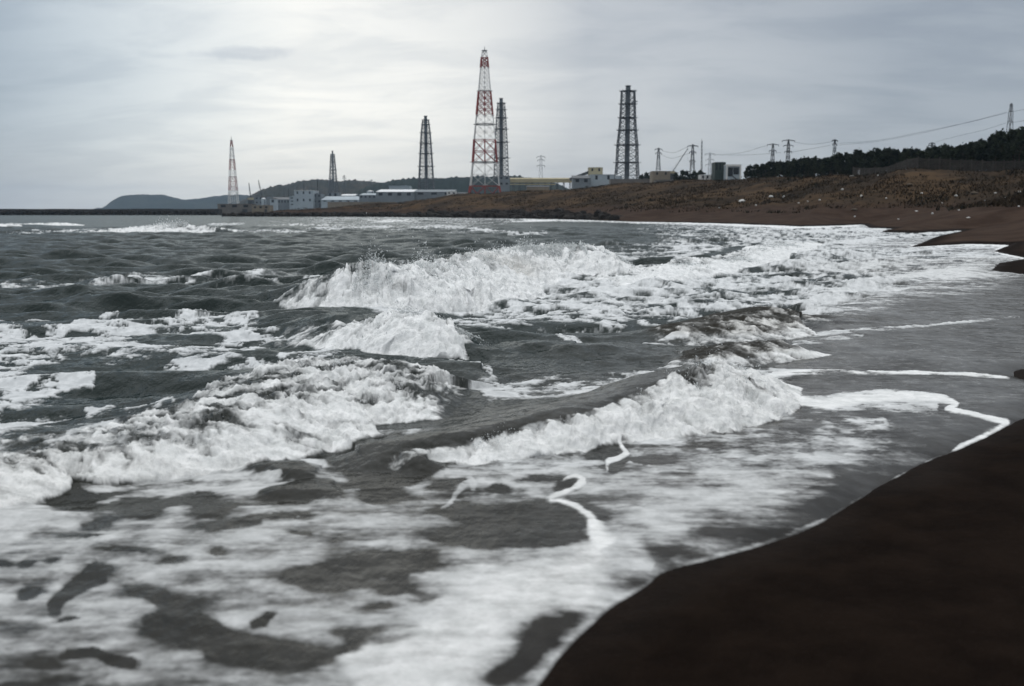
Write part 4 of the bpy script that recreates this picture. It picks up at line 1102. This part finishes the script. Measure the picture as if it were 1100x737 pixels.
building('white_cabin', 'small white cabin left of the dark green tower block', 752.7, 767.2, 187.6, 198, 420, 6, 'white', 'paleroof', 'flat', 3, 1, True)
building('green_tower_block', 'dark green tower block with upright ribs beside the framed white one', 767.6, 779.6, 174.2, 197, 410, 7, 'darkgreen', 'darkgreen', 'flat', 3, 1)

building('quay_store', 'small pale block at the left end of the long grey quay hall', 290, 296, 213.5, 223.5, 1050, 10, 'paleblue', 'concrete', 'flat', 1, 1)
building('boiler_house', 'grey block with a flat roof behind the long low pale roofed shed', 352, 363, 206.5, 218, 1180, 20, 'greyblue', 'concrete', 'flat', 2, 1)
building('quay_store', 'pale low block in the gap between the long shed and the big white roofed hall', 366, 381, 208.2, 216, 1200, 20, 'paleblue', 'paleroof', 'shed', 2, 1)
building('long_hall', 'distant pale hall on the skyline behind the bright white roof', 418, 440, 199.6, 207, 1300, 30, 'paleblue', 'paleblue', 'flat')
building('site_hut', 'dark low shed between the white hut and the tower foot', 491, 503, 206.5, 212, 870, 8, 'greyblue', 'steel', 'shed')
building('store_shed', 'tan low shed in the scrub under the cream conveyor gallery', 566, 590, 199.5, 204, 660, 8, 'tan', 'steel', 'gable')
def storage_tank(px, pt, pb, d, wpx, label):
    k = d / FPX; b = at(px, pb, d); g = min(ground_z(b.x, d), b.z); h = at(px, pt, d).z - g; r_ = wpx * k / 2
    t = thing('storage_tank', label, 'tank', (b.x, d, g))
    mb = MB(); mb.cyl((0, 0), r_, 0, h, 28); mb.build('shell', M['paleblue'], t, False)
    mb = MB(); mb.cyl((0, 0), r_ * 1.03, h + .003, h + .9 * k, 28, r_ * .3); mb.build('roof', M['paleroof'], t)
    mb = MB(); mb.bar((r_ * .6, -r_ * .83, 0), (r_ * .6, -r_ * .83, h), .18 * k); mb.bar((r_ * .75, -r_ * .7, 0), (r_ * .75, -r_ * .7, h), .18 * k); mb.build('ladder', M['darksteel'], t)
storage_tank(283.5, 213.5, 222, 1080, 5.0, 'pale round tank beside the flat roofed quay building by the cranes')
storage_tank(398, 205.5, 214, 1120, 7.5, 'pale round tank behind the grey hall left of the white roof')
storage_tank(664.5, 188.6, 196, 700, 7.0, 'pale round tank tucked behind the low building at the foot of the broad stack')
def framed_block():
    d = 405; k = d / FPX; a = at(779.8, 196.5, d); c = at(796.4, 176.6, d); w = c.x - a.x; g = min(ground_z(a.x + w / 2, d), a.z)
    root = thing('display_block', 'white framed block with dark panels beside the dark green tower block', 'building', (a.x + w / 2, d, g))
    h = c.z - g; hb = a.z - g; hw = w / 2
    mb = MB(); mb.box(-hw, hw, 0.35, 6, 0, h - .3); mb.build('wall', M['paleblue'], root)
    mb = MB(); mb.box(-hw, -hw + .55, -.1, .345, 0, h); mb.box(hw - .55, hw, -.1, .345, 0, h); mb.box(-hw + .553, hw - .553, -.1, .345, h - .8, h); mb.box(-hw + .553, hw - .553, -.08, .345, hb - .3, hb + .7); mb.build('frame', M['white'], root)
    mb = MB(); mb.box(-hw * .75, -hw * .1, .18, .34, hb + 2.6, h - 1.3); mb.build('dark_panel', M['glass'], root)
    mb = MB(); mb.box(-hw * .02, hw * .7, .18, .34, hb + 3.4, h - 1.3); mb.build('dark_panel', M['glass'], root)
    mb = MB(); mb.add([(-hw * .3, .15, hb + 2.9), (-hw * .1, .15, hb + 2.9), (hw * .7, .15, hb + 1.0), (hw * .5, .15, hb + 1.0), (-hw * .3, .33, hb + 2.9), (-hw * .1, .33, hb + 2.9), (hw * .7, .33, hb + 1.0), (hw * .5, .33, hb + 1.0)],
                      [(0, 1, 2, 3), (7, 6, 5, 4), (0, 4, 5, 1), (1, 5, 6, 2), (2, 6, 7, 3), (3, 7, 4, 0)]); mb.build('stair_flight', M['darksteel'], root)
    mb = MB(); mb.box(-hw * 1.02, hw * 1.02, .36, 6.1, h - .297, h - .05); mb.build('roof', M['paleroof'], root)
framed_block()

def conveyor():
    d = 690; k = d / FPX; a = at(548, 196, d); b = at(616, 192, d); g = min(ground_z(a.x, d), ground_z(b.x, d)) - .5
    root = thing('conveyor_gallery', 'long cream conveyor gallery carried on short trestles', 'conveyor', (a.x, d, g)); L = b.x - a.x
    z0, z1 = at(548, 196, d).z - g, at(548, 192.4, d).z - g
    mb = MB(); mb.box(0, L, 0, 4, z0, z1); mb.gable(-.2, L + .2, -.2, 4.2, z1 + .003, z1 + .9); mb.build('gallery', M['cream'], root)
    mb = MB(); zz = at(548, 198.6, d).z - g; mb.box(0, L * .72, -1.2, -.4, zz, zz + 1.0 * k); mb.build('lower_pipe', M['cream'], root)
    for i in range(10):
        x = L * (i + .5) / 10; mb = MB()
        mb.bar((x - .8, .5, 0), (x - .3, 1, z0), .22); mb.bar((x + .8, .5, 0), (x + .3, 1, z0), .22); mb.bar((x - .8, 3.5, 0), (x - .3, 3, z0), .22); mb.bar((x + .8, 3.5, 0), (x + .3, 3, z0), .22); mb.bar((x - .6, .6, z0 * .5), (x + .6, .6, z0 * .5), .15)
        mb.build('trestle', M['darksteel'], root)
    p = at(612, 193, 672); q = at(634, 184.5, 672)
    r2 = thing('slanting_conveyor', 'dark conveyor slanting up to the cream box shaped house', 'conveyor', p)
    D = q - p; mb = MB(); n = Vector((-D.z, 0, D.x)).normalized() * 1.0
    vs = [Vector((0, y, 0)) + s * n + t * D for y in (0, 2.4) for t in (0, 1) for s in (-1, 1)]
    mb.add(vs, [(0, 1, 3, 2), (4, 6, 7, 5), (0, 2, 6, 4), (1, 5, 7, 3), (0, 4, 5, 1), (2, 3, 7, 6)]); mb.build('belt_housing', M['steel'], r2)
    for t in (.3, .65):
        m = D * t; gz = ground_z(p.x + m.x, 672) - p.z; mb = MB(); mb.bar((m.x, .4, m.z - 1), (m.x - .4, .4, gz), .25); mb.bar((m.x, 2, m.z - 1), (m.x + .4, 2, gz), .25); mb.build('leg', M['darksteel'], r2)
conveyor()

# ---- breakwater and armour stone
def rock_field(name, label, pts, mat, cat=None):
    V = []; F = []; cnt = 0; r = np.random.default_rng(17)
    ico = bmesh.new(); bmesh.ops.create_icosphere(ico, subdivisions=2, radius=1.0)
    iv = np.array([v.co[:] for v in ico.verts]); ifc = np.array([[v.index for v in f.verts] for f in ico.faces]); ico.free()
    for (x, y, z, s) in pts:
        q = iv * (1 + 0.22 * np.sin(iv[:, [1]] * r.uniform(2, 4) + r.uniform(0, 6)) + 0.18 * np.sin(iv[:, [0]] * r.uniform(2, 5) + r.uniform(0, 6)))
        q = np.clip(q, -.82, .82) * (s * r.uniform(.6, 1.3, 3)); a = r.uniform(0, 6.28)
        q = np.stack([q[:, 0] * math.cos(a) - q[:, 1] * math.sin(a), q[:, 0] * math.sin(a) + q[:, 1] * math.cos(a), q[:, 2]], -1) + np.array([x, y, z])
        V.append(q); F.append(ifc + cnt); cnt += len(iv)
    o = np_mesh(name, np.vstack(V), np.vstack(F), mat, False)
    return tag(o, label, cat, kind='stuff')

def breakwater():
    d = 640; a = at(-190, 231, d); b = at(236, 231, d); zt = at(100, 224.4, d).z
    root = thing('breakwater', 'long dark concrete breakwater closing off the sea below the hills', 'breakwater', (b.x, d, 0))
    L = b.x - a.x; n = 16
    for i in range(n):
        mb = MB(); x0, x1 = -L + L * i / n, -L + L * (i + 1) / n - .25; j = random.uniform(-.12, .12)
        mb.add([(x0, -1.5, -3), (x1, -1.5, -3), (x1, 9, -3), (x0, 9, -3), (x0, 0, zt + j), (x1, 0, zt + j), (x1, 6, zt + j), (x0, 6, zt + j)],
               [(3, 2, 1, 0), (4, 5, 6, 7), (0, 1, 5, 4), (1, 2, 6, 5), (2, 3, 7, 6), (3, 0, 4, 7)])
        mb.build('wall_block', MDARK, root)
    pts = [(random.uniform(a.x, b.x), d - random.uniform(1.5, 6), random.uniform(-.3, 2.2), random.uniform(.9, 1.7)) for _ in range(520)]
    rock_field('armour_stones', 'dark armour stones heaped against the breakwater', pts, M['rock'])
MDARK = simple_mat('wet_concrete', (0.030, 0.029, 0.029), .8, .35, .2, spec=.2)
breakwater()

def shore_rocks():
    pts = []
    E = EDGE[:-2]; r = random.Random(4)
    for px in np.linspace(236, 668, 900):
        u = (px - 550) / FPX
        # distance where the shore line crosses this column
        best = None
        for p, q in zip(E[:-1], E[1:]):
            ua, ub = p[0] / p[1], q[0] / q[1]
            if (ua - u) * (ub - u) <= 0 and abs(ua - ub) > 1e-9 and p[1] > 150:
                t = (u - ua) / (ub - ua); best = p[1] + (q[1] - p[1]) * t
        if best is None:
            continue
        fall = 1 - max(0, (px - 590) / 80)
        if r.random() > fall:
            continue
        d = best + r.uniform(-2.5, 20) ** 1.0; x = u * d
        z = max(ground_z(x, d, False), -.2) * r.uniform(.4, 1.0)
        pts.append((x, d, z, r.uniform(.7, 1.9)))
    rock_field('shore_rocks', 'black rocks along the waterline below the grassy bank', pts, M['rock'])
shore_rocks()

# ---- fence of slatted panels on the dune
FENCE_D = []
def fence():
    cols = list(np.linspace(916, 1240, 29)); P = []
    for px in cols:
        pb = float(np.interp(px, [916, 944, 1000, 1050, 1100, 1240], [192, 190.5, 187.2, 184, 182, 177]))
        d = float(np.interp(px, [900, 980, 1060, 1150, 1400], [228, 190, 159, 139, 110])) * float(np.interp(px, [916, 985, 1055, 1101, 1240], [1.03, 1.02, 1.14, 1.2, 1.26]))
        q = at(px, pb, d); g = ground_z(q.x, d)
        P.append(Vector((q.x, d, g - .05)))
    FENCE_D[:] = [(px_, p_.y) for px_, p_ in zip(cols, P)]
    root = thing('sand_fence', 'long dark slatted fence running along the top of the dune', 'fence', P[0]); o = P[0]
    r = random.Random(2)
    for i, p in enumerate(P):
        mb = MB(); q = p - o; mb.bar(q, q + Vector((0, 0, 2.35)), .13, 6); mb.build('post', M['wood'], root)
    for p, q in zip(P[:-1], P[1:]):
        mb = MB(); n = 9
        for k in range(n):
            z = .25 + 1.8 * k / (n - 1); off = Vector((0, .16, 0))
            a = p - o + Vector((0, 0, z + r.uniform(-.02, .02))) + off; b = q - o + Vector((0, 0, z + r.uniform(-.02, .02))) + off
            mb.add([a + Vector((0, 0, -.075)), b + Vector((0, 0, -.075)), b + Vector((0, 0, .075)), a + Vector((0, 0, .075)),
                    a + Vector((0, .04, -.075)), b + Vector((0, .04, -.075)), b + Vector((0, .04, .075)), a + Vector((0, .04, .075))],
                   [(0, 1, 2, 3), (7, 6, 5, 4), (0, 4, 5, 1), (3, 2, 6, 7), (0, 3, 7, 4), (1, 5, 6, 2)])
        mb.build('slat_panel', M['wood'], root)
fence()

# ---- pines
def leaf_mat(name, a, b):
    t = NT(name); p = t.pos(False); i = t.n('ShaderNodeObjectInfo').outputs['Random']
    f = t.math('ADD', t.math('MULTIPLY', t.noise(p, .9, 4, .6), .7), t.math('MULTIPLY', i, .3))
    c = t.mixc(t.ramp(f, .3, .75), a, b)
    return t.done(t.bsdf(c, .9, None, spec=.1))
M['needles'] = leaf_mat('pine_needles', (0.009, 0.014, 0.010, 1), (0.030, 0.038, 0.022, 1))
M['scrub'] = leaf_mat('scrub_leaves', (0.008, 0.009, 0.006, 1), (0.020, 0.018, 0.010, 1))
M['drygrass'] = leaf_mat('dry_grass', (0.028, 0.021, 0.014, 1), (0.088, 0.058, 0.032, 1))

def pine_crown(seed, n=520):
    """unit high wind-bent black pine: boughs of small needle tufts"""
    r = np.random.default_rng(seed); V = []; F = []
    tiers = []
    for k in range(r.integers(13, 18)):
        h = r.uniform(.22, .97); ang = r.uniform(0, 6.28); reach = (0.33 * (1.05 - h) ** .6 + .04) * r.uniform(.6, 1.25)
        tiers.append((h, ang, reach))
    tiers += [(0.97, 0, .02), (.9, 2, .08), (.9, 4.5, .07)]
    for i in range(n):
        h, ang, reach = tiers[r.integers(len(tiers))]
        s = r.beta(2.2, 1.3) * reach
        c = np.array([math.cos(ang) * s, math.sin(ang) * s, h + .10 * s]) + r.normal(0, .035, 3)
        sz = r.uniform(.022, .05)
        a = r.normal(0, 1, 3); a /= np.linalg.norm(a); b = np.cross(a, r.normal(0, 1, 3)); b /= np.linalg.norm(b)
        j = len(V)
        V += [c - a * sz, c + a * sz, c + b * sz * 1.2 + np.array([0, 0, sz * .6]), c - b * sz]
        F += [(j, j + 1, j + 2), (j, j + 3, j + 1)]
    me = bpy.data.meshes.new('crown'); me.from_pydata([tuple(v) for v in V], [], F); me.update(); me.materials.append(M['needles'])
    return me
def trunk_mesh(seed):
    r = random.Random(seed); mb = MB(); p = Vector((0, 0, -.04)); w = .028
    for i in range(5):
        q = Vector((r.uniform(-.015, .015) * (i + 1), r.uniform(-.015, .015) * (i + 1), .18 * (i + 1)))
        mb.bar(p, q, w, 6, w * .75); p = q; w *= .75
    for k in range(5):
        h = r.uniform(.3, .8); a = r.uniform(0, 6.28); mb.bar((0, 0, h), (math.cos(a) * .16, math.sin(a) * .16, h + .07), .009, 4, .004)
    o = mb.build('trunk', M['bark']); me = o.data; bpy.data.objects.remove(o); return me
CROWNS = [pine_crown(100 + i) for i in range(6)]; TRUNKS = [trunk_mesh(50 + i) for i in range(3)]
def pine(x, y, z, h, w, label, group, rnd):
    t = thing('pine_tree', label, 'tree', (x, y, z), group)
    t.scale = (h * w, h * w, h); t.rotation_euler.z = rnd.uniform(0, 6.28)
    c = bpy.data.objects.new('crown', rnd.choice(CROWNS)); link(c, t)
    k = bpy.data.objects.new('trunk', rnd.choice(TRUNKS)); link(k, t)
rnd = random.Random(21)
TOPX = [790, 800, 850, 900, 950, 1000, 1030, 1050, 1075, 1100, 1200]; TOPY = [186, 179, 172, 165, 162, 159, 154.5, 150, 143.5, 138, 126]
for row, (dd, f0) in enumerate([(14, .80), (30, .93), (52, 1.0), (80, 1.02)]):
    px = 797 + row * 1.7
    while px < 1165:
        d = max(float(np.interp(px, [800, 900, 980, 1060, 1150], [268, 236, 197, 166, 146])), float(np.interp(px, [q[0] for q in FENCE_D], [q[1] for q in FENCE_D])) if px > 905 else 0) + dd + rnd.uniform(-5, 5)
        x = (px - 550) / FPX * d; g = ground_z(x, d)
        zt = at(px, float(np.interp(px, TOPX, TOPY)), d).z
        h = (zt - g) * f0 * rnd.choice([rnd.uniform(.86, 1.0), rnd.uniform(.95, 1.06)])
        pine(x, d, g - .1, max(h, 2.2), rnd.uniform(.75, 1.15), 'dark pine packed into the windbreak on the dune behind the slatted fence', 'pines of the windbreak on the dune', rnd)
        px += rnd.uniform(5.0, 8.5)
for (a, b, d, top, n) in [(722, 753, 440, 184.5, 13), (686, 700, 640, 186, 5), (768, 790, 470, 178, 4)]:
    for i in range(n):
        px = a + (b - a) * (i + rnd.uniform(.2, .8)) / n; dd = d + rnd.uniform(-14, 14)
        x = (px - 550) / FPX * dd; g = ground_z(x, dd); zt = at(px, top + rnd.uniform(-1.5, 4), dd).z
        pine(x, dd, g - .1, zt - g, rnd.uniform(.8, 1.2), 'dark bushy pine in the clumps among the low plant buildings', 'pines among the plant buildings', rnd)

# ---- grass and scrub on the dunes
def tufts(name, label, n, mat, sel, hmin, hmax, seed, blades=5, spread=.5):
    r = np.random.default_rng(seed)
    u = r.uniform(-.31, .62, n * 6); d = np.exp(r.uniform(math.log(70), math.log(620), n * 6))
    x = u * d; g, s = ground_many_chunks(x, d)
    k = np.nonzero(sel(x, d, g, s, r))[0][:n]
    x, d, g = x[k], d[k], g[k]; m = len(k)
    V = np.zeros((m, blades, 3, 3)); 
    base = np.stack([x, d, g - .06], -1)[:, None, :] + np.concatenate([r.normal(0, spread, (m, blades, 2)), np.zeros((m, blades, 1))], -1)
    h = r.uniform(hmin, hmax, (m, blades)); w = h * r.uniform(.12, .4, (m, blades)); a = r.uniform(0, 6.28, (m, blades))
    dv = np.stack([np.cos(a), np.sin(a), np.zeros_like(a)], -1)
    lean = r.normal(0, .55, (m, blades, 2)) * h[..., None]
    V[:, :, 0] = base - dv * w[..., None]; V[:, :, 1] = base + dv * w[..., None]
    V[:, :, 2] = base + np.concatenate([lean, h[..., None]], -1)
    f = np.arange(m * blades * 3).reshape(-1, 3)
    o = np_mesh(name, V.reshape(-1, 3), f, mat, False)
    tag(o, label, kind='stuff')
def ground_many_chunks(x, d):
    G = np.empty_like(x); S_ = np.empty_like(x); o = np.argsort(d)
    for a in range(0, len(x), 400):
        i = o[a:a + 400]; g, s = ground_many(x[i], d[i]); G[i] = g; S_[i] = s
    return G, S_
tufts('dune_grass', 'rusty brown dry grass covering the dunes', 26000, M['drygrass'],
      lambda x, d, g, s, r: (g > 2.4) & (s > 8) & (fbm(x / 20, d / 28, 4, 33) + r.normal(0, .12, len(x)) > -.10), .15, .55, 5)
tufts('dune_scrub', 'low dark scrub in patches on the dune slope', 2400, M['scrub'],
      lambda x, d, g, s, r: (g > 1.7) & (s > 10) & (fbm(x / 15, d / 22, 4, 44) > .16), .2, .65, 6, 11, 1.0)

# ---- washed up litter and driftwood
def scrap(px, py, w, h, label, cat, mat='litterwhite', group=None, name='litter_scrap'):
    p = hit(px, py); k = p.y / FPX; r = random.Random(int(px * 31 + py)); bm = bmesh.new()
    bmesh.ops.create_icosphere(bm, subdivisions=2, radius=1.0)
    f = [(Vector((r.uniform(-1, 1), r.uniform(-1, 1), r.uniform(-1, 1))).normalized(), r.uniform(-.35, .35)) for _ in range(6)]
    for v in bm.verts:
        c = v.co.copy(); v.co *= 1 + sum(a * max(0, c.dot(n_)) for n_, a in f)
        v.co.x *= w * k * .5; v.co.y *= w * k * .4; v.co.z = v.co.z * h * k * .5 + h * k * .3
    me = bpy.data.meshes.new(name); bm.to_mesh(me); bm.free(); me.materials.append(M[mat])
    o = link(bpy.data.objects.new(name, me)); o.location = p; o.rotation_euler.z = r.uniform(-.6, .6)
    tag(o, label, cat, group)
for (px, py, w, h) in [(828, 213, 5, 2.6), (841.5, 213, 3, 2.2), (990, 208.5, 4.4, 2.4), (1095, 207.5, 3, 2.2), (1069, 208, 3, 1.5), (1094, 223, 4, 1.8), (1027, 212, 2.6, 2), (985, 227.5, 3, 1.2), (1001.5, 230, 2, 2), (1040, 234, 5, 1.2),
                       (918, 233.5, 2.6, 2.0), (915, 190, 5, 1.6), (943, 189, 2, 2), (925.5, 211.5, 2.2, 2), (880, 216, 2.6, 1.6), (868, 217, 2, 1.4)]:
    scrap(px, py, w, h, 'small pale scrap of litter lying on the brown slope behind the beach', 'litter', group='litter scattered behind the beach')
for (px, py, w, h) in [(858, 219, 2, 1.3), (905, 205, 2.4, 1.5), (952, 214, 2, 1.6), (1012, 219, 2.4, 1.3), (1058, 216, 2, 1.5), (1080, 213, 3, 1.6), (812, 221, 2, 1.4), (773, 224, 2.4, 1.2), (1030, 226, 2.2, 1.2), (965, 236, 2, 1.1)]:
    scrap(px, py, w, h, 'small pale scrap of litter lying on the brown slope behind the beach', 'litter', group='litter scattered behind the beach')
scrap(796.5, 217.5, 8, 4, 'largest pale bundle of litter, at the foot of the dark scrubby bank', 'litter')
scrap(977, 200.5, 6, 3, 'dark lump of driftwood on the slope below the slatted fence', 'driftwood', 'drift', name='driftwood_lump')
scrap(917.5, 226, 6, 2.4, 'dark lump of driftwood on the upper beach near the foam tongues', 'driftwood', 'drift', name='driftwood_lump')
scrap(1047, 209, 7, 3.2, 'dark lump of driftwood in the litter line at the far right', 'driftwood', 'drift', name='driftwood_lump')
def marker_post():
    p = hit(922.8, 189.5); k = p.y / FPX
    t = thing('marker_post', 'short white marker post at the near end of the slatted fence', 'post', p)
    mb = MB(); mb.bar((0, 0, -.2), (0, 0, 6 * k), .55 * k, 8, .5 * k); mb.build('shaft', M['white'], t)
    mb = MB(); mb.bar((0, 0, 6 * k + .003), (0, 0, 7.2 * k), .62 * k, 8, .3 * k); mb.build('cap', M['tan'], t)
marker_post()

# ---- hills
def hill(name, label, ridge, d, depth, mat, rough, seed, trees=0.0):
    P = smooth_line([(a, b) for a, b in ridge], 10); n = len(P); m = 26
    px = np.interp(np.linspace(0, 1, 260), np.linspace(0, 1, n), P[:, 0]); py = np.interp(np.linspace(0, 1, 260), np.linspace(0, 1, n), P[:, 1])
    co = []
    for j in range(m):
        v = j / (m - 1) * 2 - 1
        for i in range(260):
            top = at(px[i], py[i], d); y = d + v * depth; prof = math.cos(v * math.pi / 2) ** 1.2 if abs(v) < 1 else 0
            x = top.x * y / d
            co.append((x, y, -3 + (top.z + 3) * prof))
    co = np.array(co)
    h = co[:, 2] + 3
    co[:, 2] += np.clip(h / 20, 0, 1) * rough * (fbm(co[:, 0] / (rough * 9), co[:, 1] / (rough * 9), 5, seed, .6)) + np.clip(h / 20, 0, 1) * trees * np.abs(perlin(co[:, 0] / (trees * 2 + 1), co[:, 1] / (trees * 2 + 1), seed + 3))
    o = np_mesh(name, co, grid_faces(m, 260), mat, True)
    tag(o, label, 'hill', kind='structure')
def hill_mat(name, a, b, c, sc):
    t = NT(name); p = t.pos(False)
    col = t.mixc(t.ramp(t.noise(p, sc, 6, .65), .38, .62), a, b); col = t.mixc(t.ramp(t.noise(p, sc * 9, 5, .7), .42, .66), col, c)
    return t.done(t.bsdf(col, .95, None, spec=.05))
HM = hill_mat('wooded_hill', (0.010, 0.017, 0.013, 1), (0.022, 0.027, 0.018, 1), (0.007, 0.012, 0.010, 1), .004)
HB = hill_mat('brown_hill', (0.020, 0.022, 0.015, 1), (0.050, 0.038, 0.024, 1), (0.014, 0.016, 0.011, 1), .006)
hill('far_headland', 'blue grey headland across the water', [(96, 226), (104, 224), (111, 224), (118, 218.5), (128, 212.5), (140, 210), (160, 209), (178, 210.5), (195, 213.5), (210, 214), (222, 212.5), (236, 210.5), (262, 210), (300, 214), (340, 224)], 5200, 500, HM, 18, 61)
hill('brown_hill', 'brown wooded hill behind the quay', [(240, 226), (262, 216), (275, 208), (290, 202), (306, 198.5), (325, 195.5), (342, 194), (360, 195), (375, 194.5), (390, 196), (410, 198), (440, 203), (470, 212)], 2700, 330, HB, 9, 62, 6)
hill('wooded_ridge', 'dark wooded ridge behind the vent stacks', [(370, 214), (385, 206), (400, 199), (418, 195.5), (435, 193.5), (460, 192.5), (485, 191.5), (510, 190.5), (540, 190), (562, 191), (580, 193.5), (600, 199), (625, 210)], 2100, 260, HM, 5, 63, 5)

# ---- the air
def haze():
    mb = MB(); mb.box(-6600, 6600, -70, 7600, -7, 190)
    t = NT('sea_haze'); v = t.n('ShaderNodeVolumePrincipled'); v.inputs['Color'].default_value = (.62, .80, 1.0, 1); v.inputs['Density'].default_value = 0.00006; v.inputs['Anisotropy'].default_value = 0.1
    t.l(v.outputs[0], t.out.inputs['Volume'])
    tag(mb.build('haze', t.m), 'pale sea haze over the bay', kind='stuff')
haze()
# ================================================================== SKY, SUN, CAMERA
SUN_EL, SUN_AZ = R(34), R(-14)         # behind the cloud, ahead and left of the camera
def make_world():
    w = bpy.data.worlds.new('World'); SC.world = w; w.use_nodes = True
    nt = w.node_tree; nt.nodes.clear()
    t = NT.__new__(NT); t.t = nt; t.m = None
    out = t.n('ShaderNodeOutputWorld'); bg = t.n('ShaderNodeBackground')
    t.l(bg.outputs[0], out.inputs[0])
    sky = t.n('ShaderNodeTexSky', sky_type='NISHITA', sun_disc=False)
    sky.sun_elevation = SUN_EL; sky.sun_rotation = SUN_AZ
    d = t.n('ShaderNodeTexCoord').outputs['Generated']
    s = t.n('ShaderNodeSeparateXYZ'); t.l(d, s.inputs[0])
    zz = t.math('MAXIMUM', s.outputs[2], 0.0)
    k = t.math('DIVIDE', 1.0, t.math('ADD', zz, 0.20))
    cv = t.n('ShaderNodeCombineXYZ'); t.l(t.math('MULTIPLY', s.outputs[0], k), cv.inputs[0]); t.l(t.math('MULTIPLY', s.outputs[1], k), cv.inputs[1])
    deck = cv.outputs[0]
    mp = t.n('ShaderNodeMapping'); mp.inputs['Scale'].default_value = (0.8, 1.6, 1); mp.inputs['Location'].default_value = (3.1, 0.7, 0); t.l(deck, mp.inputs[0])
    n1 = t.noise(mp.outputs[0], 0.62, 6, .55, .35)
    n2 = t.noise(mp.outputs[0], 2.4, 7, .6, .5)
    # thin bright cloud round the hidden sun
    def lobe(az, el, lo, hi, pw):
        v = (math.sin(az) * math.cos(el), math.cos(az) * math.cos(el), math.sin(el))
        dp = t.n('ShaderNodeVectorMath', operation='DOT_PRODUCT'); t.l(d, dp.inputs[0]); dp.inputs[1].default_value = v
        return t.math('POWER', t.math('DIVIDE', t.math('MAXIMUM', t.math('SUBTRACT', dp.outputs['Value'], lo), 0.0), hi - lo), pw)
    glow = lobe(R(-13), R(8.5), math.cos(R(17)), 1.0, 1.1)
    wide = lobe(R(-7), R(8), math.cos(R(27)), 1.0, 1.0)
    base = t.mixc(wide, (2.7, 3.05, 3.5, 1), (4.6, 4.85, 5.1, 1))
    base = t.mixc(t.math('MULTIPLY', glow, 0.85), base, (8.8, 8.75, 8.25, 1))
    dark = t.math('ADD', t.math('MULTIPLY', t.ramp(n1, .36, .68), .45), t.math('MULTIPLY', t.ramp(n2, .40, .66), .55))
    c = t.n('ShaderNodeMix', data_type='RGBA', blend_type='MULTIPLY'); c.inputs[0].default_value = 1.0
    t.l(base, c.inputs[6]); t.l(t.mixc(dark, (1.13, 1.115, 1.10, 1), (0.83, 0.85, 0.885, 1)), c.inputs[7])
    edge = lobe(R(-33), R(9), math.cos(R(21)), 1.0, 1.0)
    ce = t.n('ShaderNodeMix', data_type='RGBA', blend_type='MULTIPLY'); t.l(edge, ce.inputs[0]); t.l(c.outputs[2], ce.inputs[6]); ce.inputs[7].default_value = (.60, .70, .80, 1)
    c = ce
    iy = t.math('DIVIDE', 1.0, t.math('MAXIMUM', s.outputs[1], 0.05))
    ux = t.math('DIVIDE', t.math('ADD', t.math('MULTIPLY', s.outputs[0], iy), 0.262), 0.048)
    uz = t.math('DIVIDE', t.math('SUBTRACT', t.math('MULTIPLY', s.outputs[2], iy), 0.154), 0.0075)
    rr = t.math('ADD', t.math('ADD', t.math('MULTIPLY', ux, ux), t.math('MULTIPLY', uz, uz)), t.math('MULTIPLY', t.math('SUBTRACT', t.noise(d, 38, 5, .65), .5), 2.6))
    cw = t.n('ShaderNodeMix', data_type='RGBA', blend_type='MULTIPLY'); t.l(t.ramp(rr, 0.1, 1.3, 1, 0), cw.inputs[0]); t.l(c.outputs[2], cw.inputs[6]); cw.inputs[7].default_value = (.80, .82, .86, 1)
    c = cw
    # a pale band low over the horizon
    low = t.ramp(zz, 0.0, 0.09, 1, 0)
    cc = t.mixc(t.math('MULTIPLY', low, 0.35), c.outputs[2], (4.0, 4.3, 4.55, 1))
    # brighter overhead cloud that lights the beach
    cc = t.mixc(t.ramp(zz, .36, .85), cc, (11.8, 12.0, 12.2, 1))
    fin = t.mixc(0.94, sky.outputs[0], cc)
    t.l(fin, bg.inputs[0]); bg.inputs[1].default_value = 0.10
make_world()

sun = bpy.data.lights.new('sun', 'SUN'); sun.energy = 0.5; sun.angle = R(165); sun.color = (1, .96, .9)
so = link(bpy.data.objects.new('sun', sun))
sd = Vector((math.sin(SUN_AZ) * math.cos(SUN_EL), math.cos(SUN_AZ) * math.cos(SUN_EL), math.sin(SUN_EL)))
so.rotation_euler = sd.to_track_quat('Z', 'Y').to_euler()

cam = bpy.data.cameras.new('camera'); cam.lens = 35; cam.sensor_width = 36; cam.clip_end = 20000; cam.clip_start = 0.05
co_ = link(bpy.data.objects.new('camera', cam))
co_.location = (0, 0, HC); co_.rotation_euler = (math.pi / 2 - PITCH, 0, 0)
cam.dof.use_dof = True; cam.dof.focus_distance = 15.0; cam.dof.aperture_fstop = 1.8
SC.camera = co_
SC.view_settings.view_transform = 'Standard'; SC.view_settings.look = 'None'; SC.view_settings.gamma = 1; SC.view_settings.use_curve_mapping = False
SC.view_settings.exposure = 0.25
SC.render.engine = 'CYCLES'
SC.cycles.max_bounces = 6; SC.cycles.volume_bounces = 1
